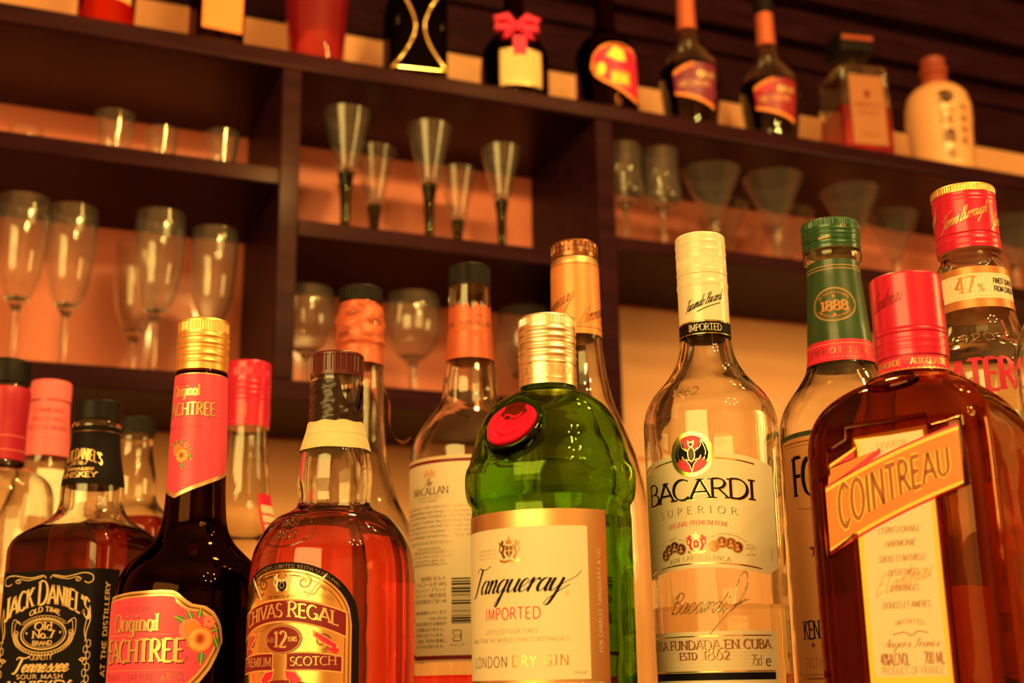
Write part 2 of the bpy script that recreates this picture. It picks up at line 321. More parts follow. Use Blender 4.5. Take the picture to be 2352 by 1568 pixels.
def glyph(ch, script):
    key = (ch, script)
    if key in _gc: return _gc[key]
    d = (SCR.get(ch) if script else None) or CAPS.get(ch)
    if d is None: _gc[key] = (.34, []); return _gc[key]
    w_, body = d.split('|'); out = []
    for st in body.split(';'):
        st = st.strip()
        if not st: continue
        sm = st[0] == '^'; pts = []; curved = sm
        for tok in st.lstrip('^').split():
            if tok[0] == '~':
                cx, cy_, rx, ry, a0, a1 = map(float, tok[1:].split(',')); n = max(6, int(abs(a1 - a0) / 12)); curved = True
                pts += [(cx + rx * cos(radians(a0 + (a1 - a0) * k / n)), cy_ + ry * sin(radians(a0 + (a1 - a0) * k / n))) for k in range(n + 1)]
            else: pts.append(tuple(map(float, tok.split(','))))
        if sm: pts = catmull(pts)
        out.append((pts, curved))
    _gc[key] = (float(w_), out); return _gc[key]
ST = {  # thin, thick, serif half length, slant, width factor, script
 'serif': (.05, .13, .11, 0, 1, 0), 'serifb': (.07, .21, .10, 0, 1, 0), 'cond': (.07, .22, .045, 0, .62, 0), 'heavy': (.13, .25, .07, 0, .8, 0), 'rom': (.035, .10, .07, 0, 1.05, 0),
 'sans': (.095, .095, 0, 0, .92, 0), 'sansb': (.16, .17, 0, 0, .9, 0), 'sansc': (.17, .19, 0, 0, .55, 0), 'light': (.06, .06, 0, 0, .95, 0),
 'script': (.03, .13, 0, .5, 1, 1), 'scriptb': (.10, .24, 0, .3, .9, 1), 'sign': (.045, .06, 0, .5, 1, 1), 'ital': (.05, .10, 0, .25, .8, 0)}
def ribbon(pts, wf, closed=False):
    n = len(pts); L = []; R_ = []
    for i, p in enumerate(pts):
        a = pts[i - 1] if i or closed else pts[0]; b = pts[(i + 1) % n] if i < n - 1 or closed else pts[-1]
        dx, dy = b[0] - a[0], b[1] - a[1]; l = sqrt(dx * dx + dy * dy) or 1; dx /= l; dy /= l; h = wf(dx, dy) / 2
        L.append((p[0] - dy * h, p[1] + dx * h)); R_.append((p[0] + dy * h, p[1] - dx * h))
    m = n if closed else n - 1
    return [[R_[i], R_[(i + 1) % n], L[(i + 1) % n], L[i]] for i in range(m)]
class Lab(MB):
    """print on a surface: mp(u, v, off) -> xyz in mm"""
    def __init__(s, mp, base=.10): super().__init__(); s.mp = mp; s.base = base
    def tri(s, t, mat, lay, maxl=2.6):
        st = [t]; out = []
        while st:
            a, b, c = st.pop(); ls = [((a[0] - b[0]) ** 2, a, b, c), ((b[0] - c[0]) ** 2, b, c, a), ((c[0] - a[0]) ** 2, c, a, b)]
            m = max(ls)
            if m[0] > maxl * maxl:
                _, p, q, r = m; h = ((p[0] + q[0]) / 2, (p[1] + q[1]) / 2); st += [(p, h, r), (h, q, r)]
            else: out.append((a, b, c))
        off = s.base + lay * .05; vs = []; fs = []
        for a, b, c in out:
            if (b[0] - a[0]) * (c[1] - a[1]) - (b[1] - a[1]) * (c[0] - a[0]) < 0: b, c = c, b
            k = len(vs); vs += [s.mp(*a, off), s.mp(*b, off), s.mp(*c, off)]; fs.append((k, k + 1, k + 2))
        s.add(vs, fs, mat)
    def quad(s, q, mat, lay):
        if max(p[0] for p in q) - min(p[0] for p in q) > 2.6: s.tri((q[0], q[1], q[2]), mat, lay); s.tri((q[0], q[2], q[3]), mat, lay); return
        ar = sum(q[i][0] * q[(i + 1) % 4][1] - q[(i + 1) % 4][0] * q[i][1] for i in range(4))
        if ar < 0: q = q[::-1]
        off = s.base + lay * .05; s.add([s.mp(*p, off) for p in q], [(0, 1, 2, 3)], mat)
    def cols(s, u0, u1, bot, top, mat, lay=0, du=1.2, dv=6):
        n = max(1, int((u1 - u0) / du)); off = s.base + lay * .05; fb = bot if callable(bot) else (lambda u: bot); ft = top if callable(top) else (lambda u: top)
        us = [u0 + (u1 - u0) * k / n for k in range(n + 1)]; m = max(1, int(max(ft(u) - fb(u) for u in us) / dv)); vs = []
        for u in us:
            b, t = fb(u), ft(u); vs += [s.mp(u, b + (t - b) * j / m, off) for j in range(m + 1)]
        s.add(vs, [(k * (m + 1) + j, (k + 1) * (m + 1) + j, (k + 1) * (m + 1) + j + 1, k * (m + 1) + j + 1) for k in range(n) for j in range(m)], mat)
    def ell(s, cu, cv, ru, rv, mat, lay=1, a0=0, a1=360):
        f = lambda u, sg: cv + sg * rv * sqrt(max(0, 1 - ((u - cu) / ru) ** 2))
        s.cols(cu - ru, cu + ru, lambda u: f(u, -1), lambda u: f(u, 1), mat, lay, min(1, ru / 12))
    def line(s, pts, w_, mat, lay=1, closed=False, taper=False):
        q = [pts[0]]
        for a, b in zip(pts, pts[1:]):
            n = max(1, int(abs(a[0] - b[0]) / 2.2)); q += [(a[0] + (b[0] - a[0]) * k / n, a[1] + (b[1] - a[1]) * k / n) for k in range(1, n + 1)]
        for g in ribbon(q, lambda dx, dy: w_, closed): s.quad(g, mat, lay)
    def ring(s, cu, cv, ru, rv, w_, mat, lay=1, a0=0, a1=360):
        n = max(16, int(abs(a1 - a0) / 8)); full = abs(a1 - a0) >= 360
        s.line([(cu + ru * cos(radians(a0 + (a1 - a0) * k / n)), cv + rv * sin(radians(a0 + (a1 - a0) * k / n))) for k in range(n + (0 if full else 1))], w_, mat, lay, full)
        if full: s.line([(cu + ru * cos(radians(a0 + (a1 - a0) * k / n)), cv + rv * sin(radians(a0 + (a1 - a0) * k / n))) for k in (n - 1, n)], w_, mat, lay)
    def curve(s, pts, w_, mat, lay=2, calli=0):
        wf = (lambda dx, dy: w_ * (1 - calli + calli * abs(dy))) if calli else (lambda dx, dy: w_)
        for g in ribbon(catmull(pts, 6), wf): s.quad(g, mat, lay)
    def poly(s, pts, mat, lay=1):
        from mathutils.geometry import tessellate_polygon
        for t in tessellate_polygon([[Vector((p[0], p[1], 0)) for p in pts]]): s.tri(tuple(pts[i] for i in t), mat, lay)
    def spiral(s, cu, cv, r, turns, a0, w_, mat, lay=2):
        n = 24; s.line([(cu + r * (1 - .85 * k / n) * cos(a0 + turns * 2 * pi * k / n), cv + r * (1 - .85 * k / n) * sin(a0 + turns * 2 * pi * k / n)) for k in range(n + 1)], w_, mat, lay)
    def text(s, txt, u, v, h, mat, st='sans', width=None, track=.06, anchor='c', warp=None, lay=2, rot=0, hs=None, bold=1):
        thin, thick, serif, slant, wfac, scr = ST[st]; thin *= bold; thick *= bold
        adv = []; x = 0
        for i, ch in enumerate(txt):
            sc = hs[i] if hs else 1; gw, strokes = glyph(ch, scr); adv.append((x, sc)); x += gw * sc + (track if not scr else 0)
        x -= (track if not scr else 0)
        kx = (width / x) if width else h * wfac; tot = x * kx
        ox = {'c': -tot / 2, 'l': 0, 'r': -tot}[anchor]; ca, sa = cos(rot), sin(rot)
        asp = kx / h
        def T(p):
            X, Y_ = ox + p[0], p[1]
            if warp: X, Y_ = warp(X, Y_)
            return (u + X * ca - Y_ * sa, v + X * sa + Y_ * ca)
        nib = radians(22)
        for (x0, sc), ch in zip(adv, txt):
            gw, strokes = glyph(ch, scr); hh = h * sc
            for pts, curved in strokes:
                q = [((x0 + p[0] * sc) * kx + slant * p[1] * hh * (.9 if scr else 1), p[1] * hh) for p in pts]
                if scr: wf = lambda dx, dy: h * (thin + (thick - thin) * max(0, -dy) ** 1.3)
                elif thin == thick: wf = lambda dx, dy: h * thin
                else: wf = lambda dx, dy: h * (thin + (thick - thin) * min(1, abs(dy * cos(nib) - (-dx) * sin(nib))) ** 1.4) * (min(1, max(asp * 1.3, .55)) if abs(dy) > .5 else 1)
                if not curved: 
                    e = h * thin * .5 * (0 if serif else .9)
                for g in ribbon(q, wf):
                    n = max(1, int(max(abs(g[0][0] - g[1][0]) / 2, abs(g[0][1] - g[1][1]) / 2.5)))
                    for k in range(n):
                        a, b = k / n, (k + 1) / n; L = lambda A, B, t: (A[0] + (B[0] - A[0]) * t, A[1] + (B[1] - A[1]) * t)
                        s.quad([T(L(g[0], g[1], a)), T(L(g[0], g[1], b)), T(L(g[3], g[2], b)), T(L(g[3], g[2], a))], mat, lay)
                if serif:
                    for (ex, ey), (px, py), (gx, gy) in ((q[0], q[1], pts[0]), (q[-1], q[-2], pts[-1])):
                        if abs(ey - py) > abs(ex - px) * .8 and min(abs(gy), abs(gy - 1), abs(gy - .62)) < .01 and (not curved or abs(ex - px) < .02 * h):
                            sl = serif * h * min(1.2, max(asp, .6)) + wf(0, 1) * .5; t = h * thin
                            ya, yb = (ey, ey + t) if gy < .3 else (ey - t, ey)
                            s.quad([T((ex - sl, ya)), T((ex + sl, ya)), T((ex + sl, yb)), T((ex - sl, yb))], mat, lay)
                        elif abs(ex - px) > abs(ey - py) * 3 and not curved and ch in 'ETFLZ27':
                            sl = serif * h * .9; t = h * thin * 1.3; sg = -1 if gy > .7 else (1 if gy < .3 else 0)
                            s.quad([T((ex - t / 2, ey - (sl if sg <= 0 else 0) )), T((ex + t / 2, ey - (sl if sg <= 0 else 0))), T((ex + t / 2, ey + (sl if sg >= 0 else 0))), T((ex - t / 2, ey + (sl if sg >= 0 else 0)))], mat, lay)
def arch(sag, W):                       # text rising to the middle by sag over half width W
    return lambda x, y: (x, y + sag * (1 - (x / W) ** 2))
def arc_warp(R, top=True):              # text along a circle, radius R (feet on the circle)
    def f(x, y):
        if top: t = x / R; return ((R + y) * sin(t), (R + y) * cos(t) - R)
        t = x / R; return ((R - y) * sin(t), R - (R - y) * cos(t))
    return f
def cyl(prof, rref=None):
    p = [P3(x) for x in prof]
    def mp(u, v, off):
        r, q = r_at(p, v); t = u / (rref or r); r += off; return (r * sin(t), -r * cos(t), v)
    return mp
def square(prof):
    p = [P3(x) for x in prof]
    def mp(u, v, off):
        a, q = r_at(p, v); f = a * (1 - q); rc = a * q; sg = 1 if u >= 0 else -1; U = abs(u); arc = rc * pi / 2
        if U <= f: return (u, -a - off, v)
        if U <= f + arc:
            t = (U - f) / rc; return (sg * (f + (rc + off) * sin(t)), -(f + (rc + off) * cos(t)), v)
        return (sg * (a + off), -f + (U - f - arc), v)
    return mp
def ridge(root, name, mp, strokes, w_, hgt, mat):
    """raised moulded line work on glass"""
    mb = MB()
    for pts in strokes: mb.tube([mp(u, v, 0) for u, v in pts], hgt, mat, 6)
    return mb.build(name, root)
def text_paths(txt, u, v, h, width, scr):
    thin, thick, serif, slant, wfac, sc = ST['sign' if scr else 'sans']; x = 0; out = []; adv = []
    for ch in txt: gw, st = glyph(ch, scr); adv.append(x); x += gw + (0 if scr else .06)
    k = width / x
    for x0, ch in zip(adv, txt):
        for pts, _ in glyph(ch, scr)[1]: out.append([(u - width / 2 + (x0 + p[0]) * k + slant * p[1] * h, v + p[1] * h) for p in pts])
    return out
I = INK

# ================================================================== foreground bottles on the two-step riser
FRONT_Z, REAR_Z = 1.1404, 1.1854
def bottle(name, x, y, rear, turn, label, size=1):
    r = atan2(-x, y) + radians(turn)
    t = thing(name, (x, y, REAR_Z if rear else FRONT_Z), r, label, 'bottle'); t.scale = (size,) * 3
    return t
def lerp_pts(P):
    def f(u):
        if u <= P[0][0]: return P[0][1]
        for a, b in zip(P, P[1:]):
            if u <= b[0]: return a[1] + (b[1] - a[1]) * (u - a[0]) / (b[0] - a[0])
        return P[-1][1]
    return f
def crest(l, u, v, w_, h, mats, lay=2):
    """heraldic arms: crown, shield, two rampant supporters, scroll"""
    a, b, c = mats
    l.poly([(u - .16 * w_, v + .12 * h), (u + .16 * w_, v + .12 * h), (u + .15 * w_, v - .14 * h), (u, v - .28 * h), (u - .15 * w_, v - .14 * h)], a, lay)
    l.line([(u, v + .1 * h), (u, v - .24 * h)], .03 * w_, c, lay + 1); l.line([(u - .14 * w_, v - .04 * h), (u + .14 * w_, v - .04 * h)], .03 * w_, c, lay + 1)
    l.poly([(u - .12 * w_, v + .18 * h), (u - .16 * w_, v + .36 * h), (u - .07 * w_, v + .28 * h), (u, v + .48 * h), (u + .07 * w_, v + .28 * h), (u + .16 * w_, v + .36 * h), (u + .12 * w_, v + .18 * h)], b, lay)
    for s in (-1, 1):
        l.curve([(u + s * .2 * w_, v - .3 * h), (u + s * .3 * w_, v - .12 * h), (u + s * .24 * w_, v + .06 * h), (u + s * .33 * w_, v + .2 * h), (u + s * .26 * w_, v + .3 * h)], .11 * w_, a, lay)
        l.curve([(u + s * .3 * w_, v - .12 * h), (u + s * .44 * w_, v - .02 * h), (u + s * .4 * w_, v + .16 * h), (u + s * .47 * w_, v + .26 * h)], .05 * w_, a, lay)
        l.curve([(u + s * .24 * w_, v + .1 * h), (u + s * .16 * w_, v + .16 * h)], .05 * w_, a, lay)
    l.curve([(u - .42 * w_, v - .36 * h), (u - .2 * w_, v - .42 * h), (u, v - .38 * h), (u + .2 * w_, v - .42 * h), (u + .42 * w_, v - .36 * h)], .08 * h, b, lay)
def peach_fruit(l, s, u, v, lay=3):
    """two peaches with leaves and blossom, s = scale in mm"""
    def leaf(a, b, w_):
        dx, dy = b[0] - a[0], b[1] - a[1]; L = sqrt(dx * dx + dy * dy); nx, ny = -dy / L * w_, dx / L * w_
        P = [(u + s * p[0], v + s * p[1]) for p in (a, (a[0] + dx * .35 + nx, a[1] + dy * .35 + ny), (a[0] + dx * .7 + nx * .7, a[1] + dy * .7 + ny * .7), b, (a[0] + dx * .7 - nx * .7, a[1] + dy * .7 - ny * .7), (a[0] + dx * .35 - nx, a[1] + dy * .35 - ny))]
        l.poly(P, I['green'], lay); l.line([P[0], P[3]], .04 * s, I['yellow'], lay + 1)
    leaf((-.6, .9), (-1.3, 1.25), .22); leaf((-.2, 1.0), (-.5, 1.6), .2); leaf((.2, 1.1), (.25, 1.7), .2); leaf((1.1, .1), (1.45, -.75), .22); leaf((.9, .3), (1.35, .5), .16); leaf((.45, -.8), (.4, -1.7), .26)
    l.ell(u - .3 * s, v + .45 * s, .68 * s, .62 * s, I['pink'], lay); l.ell(u - .2 * s, v + .5 * s, .5 * s, .42 * s, I['orange'], lay + 1)
    l.ell(u + .3 * s, v - .15 * s, .8 * s, .78 * s, I['orange'], lay + 2); l.ell(u + .3 * s, v - .15 * s, .68 * s, .64 * s, I['flesh'], lay + 3); l.ell(u + .3 * s, v - .12 * s, .36 * s, .38 * s, I['orange'], lay + 4); l.ell(u + .3 * s, v - .12 * s, .22 * s, .27 * s, I['pit'], lay + 5)
    for k in range(4): l.line([(u + (.18 + .08 * k) * s, v - .3 * s), (u + (.2 + .07 * k) * s, v + .06 * s)], .03 * s, I['dkred'], lay + 6)
    for k in range(5): a = k * 2 * pi / 5; l.ell(u + s * (.8 + .22 * cos(a)), v + s * (.9 + .22 * sin(a)), .17 * s, .15 * s, I['pink'], lay + 3)

# ---- green gin bottle
t = bottle('gin_bottle', .2494, .5621, 0, -30.4, 'green glass gin bottle with a red wax seal, cream label and ribbed champagne screw cap')
pr = smooth_prof([(0, 33), (1.5, 36.4), (6, 38.3), (72, 38.3), (138, 38.4), (142, 37.9), (144.5, 38.1), (147.5, 40.1), (152, 41.0), (158.6, 41.2), (162, 40.6), (164.4, 39.3), (169, 38.0), (174.5, 36.7), (181.6, 34.4), (187.9, 31.4), (192.9, 27.6), (196.8, 22.6), (199.2, 17.6), (201, 14.4), (206, 13.2), (236, 13.0)])
vessel(t, pr, GGREEN, 2.6, 8, liquid=LCLEAR, level=137)
screw_cap(t, 202.8, 238.4, 14.2, CAP['champ'], 72, (233.2, 236.8), [(230.3, 1.5, .5), (226.6, 1.5, .45), (223.8, .5, -.6), (221, 1.4, .45), (217.6, 1.6, .4), (213.6, .5, .18), (205.2, .5, .18)])
l = Lab(cyl([(200, 14.2), (240, 14.2)])); l.line([(-44, 213.2), (44, 213.2)], .7, I['gold']); l.line([(-44, 205.4), (44, 205.4)], .7, I['gold'])
for uu, s_ in ((-9.5, 'DRY GIN'), (13.5, 'LONDON'), (36.5, 'DRY GIN'), (-31.5, 'LONDON')): l.text(s_, uu, 207.4, 4.2, I['satin'], 'sans', width=18 if len(s_) == 6 else 18, bold=.9)
l.build('cap_band', t)
l = Lab(cyl(pr, 38.35)); HW = 47
l.cols(-HW, HW, 55, 138.7, I['satin'], 0); l.cols(-36.8, 36.8, 64.2, 131.0, I['cream'], 1)
crest(l, .2, 121.2, 12, 13, (I['bronze'], I['gold'], I['cream']), 2)
for k, s_ in enumerate(('BY APPOINTMENT TO', 'HER MAJESTY THE QUEEN', 'FINE GIN DISTILLERS')): l.text(s_, -13.5, 121.0 - 1.7 * k, 1.0, I['grey'], 'light', width=13)
l.text('Tanqueray', -.8, 102.2, 11.6, I['black'], 'script', width=49)
l.curve([(22.5, 104), (27, 106.5), (31, 108.5), (33.5, 111)], .3, I['black'])
l.text('IMPORTED', 0, 90.4, 5.0, I['red'], 'sans', width=29.5, track=.16, bold=1.15)
l.text('DISTILLED FOUR TIMES.', -.1, 84.2, 1.9, I['brown'], 'light', width=28.5, track=.2)
l.text("MADE FROM THE WORLD'S FINEST BOTANICALS.", .3, 80.6, 1.8, I['brown'], 'light', width=55, track=.2)
l.text('LONDON', -13.6, 69.8, 4.6, I['bronze'], 'sans', width=24, track=.22); l.text('DRY', 6.6, 69.9, 4.6, I['gold'], 'sans', width=11.5, track=.22, bold=1.2); l.text('GIN', 21.2, 70.1, 4.6, I['gold'], 'sans', width=11, track=.22, bold=1.2)
l.text('®', 26.8, 99.6, 2.4, I['tan'], 'light'); l.text('19916328T', 32, 66.3, 1.2, I['brown'], 'light')
l.text('FOR CHARLES TANQUERAY & CO.', 43.2, 98.6, 1.9, I['cream'], 'sans', width=46, rot=pi / 2, track=.2)
l.text('47.3% BY VOL', 33, 59.8, 3.0, I['cream'], 'sans', width=24)
l.build('label', t)
# wax seal on the shoulder
def facet(t, az, r, z, el):
    e = radians(el); n = Vector((sin(az) * cos(e), -cos(az) * cos(e), sin(e))); uu = Vector((cos(az), sin(az), 0)); vv = n.cross(uu)
    if vv.z < 0: vv = -vv
    o = Vector((sin(az) * r, -cos(az) * r, z)); return lambda u, v, off: tuple(o + uu * u + vv * v + n * off)
fm = facet(t, 0, 33.2, 178.6, 33)
mb = MB(); prs = [(-7, 15.6), (-.5, 15.6), (1.0, 15.0), (1.5, 14.2), (.8, 13.6)]; vs = []; nn = 48
for off, rr in prs: vs += [fm(rr * cos(2 * pi * k / nn), rr * sin(2 * pi * k / nn), off) for k in range(nn)]
mb.add(vs, [(i * nn + k, i * nn + (k + 1) % nn, (i + 1) * nn + (k + 1) % nn, (i + 1) * nn + k) for i in range(4) for k in range(nn)] + [tuple(reversed(range(nn))), tuple(range(4 * nn, 5 * nn))], GGREEN); mb.build('seal_boss', t, fix=True)
mb = MB(); vs = []; prs = [(.3, 12.6), (2.2, 12.9), (3.1, 12.3), (3.1, 9.9), (2.6, 9.5), (2.6, .2)]
for j, (off, rr) in enumerate(prs): vs += [fm(rr * (1 + (.02 * sin(3 * a + 1) + .012 * sin(5 * a)) * (j < 3)) * cos(a), rr * (1 + (.02 * sin(3 * a + 1) + .012 * sin(5 * a)) * (j < 3)) * sin(a), off) for a in [2 * pi * k / nn for k in range(nn)]]
mb.add(vs, [(i * nn + k, i * nn + (k + 1) % nn, (i + 1) * nn + (k + 1) % nn, (i + 1) * nn + k) for i in range(5) for k in range(nn)] + [tuple(reversed(range(nn))), tuple(range(5 * nn, 6 * nn))], CAP['wax'])
for pts in ([(-5, 3.4), (-4, 5.2), (-1.6, 4.6), (1, 3.2), (3.4, 3.8), (4.8, 5.6), (4.4, 6.6)], [(.4, 3.2), (-2.4, -.2), (-4.2, -3.4), (-3, -6.4), (.4, -6.8), (3.6, -4.8), (4.2, -1.8), (2.2, -.6), (.6, -1.8)]):
    q = catmull(pts, 5); mb.tube([fm(a, b, 2.5) for a, b in q], .95, CAP['wax'], 8, [.35 + .6 * sin(pi * min(1, (i + 1) / len(q))) for i in range(len(q))])
s_ = mb.build('wax_seal', t, fix=True); s_['label'] = 'red wax seal with a raised curled monogram'

# ---- clear rum bottle
t = bottle('rum_bottle', .3417, .5642, 0, -18.5, 'clear glass rum bottle with cream cap, bat medallion and wide cream label')
pr = smooth_prof([(0, 29), (1.5, 31.8), (6, 33.2), (70, 33.3), (140, 33.8), (186, 34.4), (191, 34.3), (195, 33.6), (200.4, 31.8), (206.6, 28.0), (212.9, 22.4), (219.5, 17.8), (225.1, 15.3), (230.6, 13.9), (239, 13.0), (288, 12.4)])
vessel(t, pr, GL, 2.8, 9, liquid=LCLEAR, level=98)
screw_cap(t, 243.6, 292.9, 13.3, CAP['white'], 84, (274.6, 279.0), [(287.5, 1.2, .25), (283, 1.2, .25), (269.8, .35, -.5), (264.8, 2.2, .35), (272, .8, .2)], amp=.16)
cp = [(230, 13.4), (294, 13.4)]
l = Lab(cyl(cp)); l.cols(-42, 42, 236.2, 243.7, I['black'], 0); l.line([(-42, 243.2), (42, 243.2)], .35, I['gold']); l.line([(-42, 236.7), (42, 236.7)], .35, I['gold'])
for uu in (4.6, -24): l.text('IMPORTED', uu, 238.2, 3.6, I['cream'], 'serif', width=18)
for uu in (4.8, 33): 
    l.text('Facundo Bacardi', uu - .6, 252.0, 5.4, I['black'], 'sign', width=21, warp=lambda x, y: (x, y + .34 * x)); l.curve([(uu - 4, 248.5), (uu + 2, 251.0), (uu + 9, 253.5)], .3, I['black'])
l.build('neck_print', t)
l = Lab(cyl(pr, 33.7)); top = lambda u: 171.2 - 6.8 * ((u - .9) / 44) ** 2; C0 = .9
l.cols(-43.5, 45, lambda u: 115.2 - 3.4 * ((u - C0) / 34) ** 2 if abs(u - C0) < 36 else 111.6 + (abs(u - C0) - 36) * .42, top, I['cream'], 0)
l.line([(u, top(u) - 3.0 - (.0) ) for u in range(-42, 34, 2)], .65, I['gold'], 1); l.line([(u, 118.9 - 3.4 * ((u - C0) / 34) ** 2 - 1.6) for u in range(-33, 35, 2)], .6, I['gold'], 1)
for mat_, dd, ly in ((I['gold'], .35, 1), (I['black'], 0, 2)):
    l.text('BACARDI', 1.2 + dd, 147.2 - dd, 9.6, mat_, 'serif', width=60.5, hs=(1.08, 1, 1.04, 1, 1, 1, 1.02), track=-.01, lay=ly, warp=arch(1.0, 30), bold=1.15)
l.text('SUPERIOR', 1.0, 139.6, 3.4, I['brown'], 'rom', width=41, track=.62, warp=arch(1.6, 21)); l.text('ORIGINAL PREMIUM RUM', .8, 134.2, 2.3, I['red'], 'rom', width=30.5, warp=arch(1.4, 15), bold=1.2)
crest(l, .8, 127.2, 10.5, 11.5, (I['red'], I['gold'], I['cream']), 2); l.ell(.8, 126.5, 2.3, 2.9, I['gold'], 3); l.ell(.8, 126.5, 1.7, 2.2, I['red'], 4); l.line([(.8, 124.4), (.8, 128.6)], .4, I['cream'], 5); l.line([(-.8, 126.5), (2.4, 126.5)], .4, I['cream'], 5)
for i, (mu, mv) in enumerate(((-17.2, 122.3), (-14.6, 124.6), (-11, 125.8), (-7.2, 124.6), (9.4, 125.2), (13.2, 126.9), (17.4, 126.2), (20.6, 124.4))):
    l.ell(mu, mv, 2.75, 2.75, I['bronze'], 2 + i % 4 * .6); l.ring(mu, mv, 2.4, 2.4, .22, I['tan'], 3 + i % 4 * .6); l.ell(mu, mv + .5, .75, .9, I['tan'], 3 + i % 4 * .6); l.ell(mu - .1, mv - 1.1, 1.2, .6, I['tan'], 3 + i % 4 * .6); l.ell(mu + .25, mv + .4, .3, .4, I['bronze'], 4 + i % 4 * .6)
for uu, vv, s_, ro in ((-18.6, 127.3, 'ST LOUIS 1904', .9), (-12, 129.3, 'SAN FRANCISCO 1915', .25), (-6, 128.4, 'BUFFALO 1901', -.2), (8, 129, 'PARIS 1889', .3), (13.4, 130.4, 'CHICAGO 1893', 0), (18.6, 129.7, 'BORDEAUX 1895', -.25), (23, 127.6, 'PARIS 1900', -.5)): l.text(s_, uu, vv, .75, I['bronze'], 'light', width=5, rot=ro)
l.text('RON CARTA BLANCA', 1.2, 117.4, 2.2, I['bronze'], 'rom', width=31, track=.3, warp=arch(1.5, 16))
for k, s_ in enumerate(('MEDALS', 'AWARDED', 'TO', 'BACARDI')): l.text(s_, 27.3, 124.8 - 1.5 * k, 1.0, I['grey'], 'sans')
l.text('8145006540', 40.6, 121, .95, I['brown'], 'light', rot=pi / 2)
l.build('label', t)
l = Lab(cyl(pr, 33.9)); l.ell(.9, 170.3, 11.0, 11.2, I['gold'], 3); l.ell(.9, 170.3, 9.0, 9.2, I['red'], 4); B0 = (.9, 170.3)
def bat(pts, mat_, ly, s=1.0): l.poly([(B0[0] + p[0] * s, B0[1] + p[1] * s) for p in pts], mat_, ly)
for sg in (-1, 1):
    W_ = [(1.2, 1.2), (3.2, 3.0), (5.4, 8.2), (7.6, 4.6), (8.9, .2), (8.2, -3.2), (7.0, -4.2), (6.8, -1.6), (5.6, -3.4), (4.8, -.6), (3.6, -2.8), (2.6, -2.6), (1.2, -3.6)]
    bat([(sg * x * 1.04, y * 1.03) for x, y in W_], I['gold'], 5); bat([(sg * (x * .93 + .2), y * .9) for x, y in W_], I['black'], 6)
    l.curve([(B0[0] + sg * 1.6, B0[1] + 1.2), (B0[0] + sg * 4.4, B0[1] + 3.4), (B0[0] + sg * 5.2, B0[1] + 6.8)], .35, I['gold'], 7); l.curve([(B0[0] + sg * 5.2, B0[1] + 6.8), (B0[0] + sg * 7, B0[1] + 1.6), (B0[0] + sg * 6.8, B0[1] - 1)], .35, I['gold'], 7)
    bat([(0, -9), (sg * 1.0, -5.6), (sg * 2.8, -3.4), (sg * 1.2, -3.2), (0, -5)], I['black'], 6); l.curve([(B0[0] + sg * 2.8, B0[1] - 3.2), (B0[0] + sg * 1.0, B0[1] - 5.4), (B0[0], B0[1] - 9)], .3, I['gold'], 7)
l.ell(B0[0], B0[1] - .2, 1.95, 3.6, I['gold'], 7); l.ell(B0[0], B0[1] - .2, 1.55, 3.2, I['brown'], 8); bat([(-1.7, 5.2), (-1.5, 7), (-.6, 6), (.6, 6), (1.5, 7), (1.7, 5.2), (.8, 3.4), (-.8, 3.4)], I['gold'], 8); bat([(-1.2, 5.1), (-.5, 5.5), (.5, 5.5), (1.2, 5.1), (.5, 3.8), (-.5, 3.8)], I['brown'], 9)
o = l.build('medallion', t); o['label'] = 'round gold and red medallion with a black bat'
l = Lab(cyl(pr, 33.2)); l.cols(-33, 39, 60.2, 85.4, I['cream'], 0); l.line([(-32, 83.2), (36, 83.2)], .55, I['gold']); l.line([(-32, 66.9), (37, 66.9)], .5, I['gold']); l.cols(-32.5, 37.2, 63.0, 66.4, I['black'], 1)
for k in range(10): l.line([(-32, 67.6 + k * 1.6), (36, 67.6 + k * 1.6)], .09, I['tan'], 1)
for k in range(42): l.line([(-32 + k * 1.64, 67.2), (-32 + k * 1.64, 82.6)], .07, I['tan'], 1)
l.text('CASA FUNDADA EN CUBA', .9, 77.2, 4.1, I['dkred'], 'serif', width=68, bold=1.7); l.text('CASA FUNDADA EN CUBA', .75, 77.3, 4.1, I['ltgold'], 'serif', width=68, bold=.5, lay=3)
l.text('ESTD', -6.5, 72.5, 3.2, I['dkred'], 'serif', width=9.5, bold=1.6); l.text('1862', 7.2, 72.3, 5.2, I['dkred'], 'serif', width=12.5, hs=(.75, 1, 1.05, .75), bold=1.5); l.text('1862', 7.05, 72.4, 5.2, I['ltgold'], 'serif', width=12.5, hs=(.75, 1, 1.05, .75), bold=.6, lay=3)
l.text('75cl', 26.6, 69.6, 4.6, I['bronze'], 'light', width=5.4); l.text('e', 33, 69.2, 5.2, I['bronze'], 'sans', width=3.4); l.text('37.5%', -24, 69.0, 2, I['tan'], 'light')
l.build('lower_label', t)
ridge(t, 'embossed_signature', cyl(pr, 33.4), text_paths('Bacardi', -1.5, 94, 9.5, 29, 1) + [catmull([(5, 84), (10, 89), (17, 96), (23, 100)]), catmull([(17, 97), (19, 106), (22, 112), (24.5, 112), (24, 106), (20, 99), (17, 97), (25, 100)])], 0, .36, GL)
ridge(t, 'embossed_date', cyl(pr, 30.5), text_paths('1862', -2, 200.5, 4.4, 15, 0), 0, .4, GL)

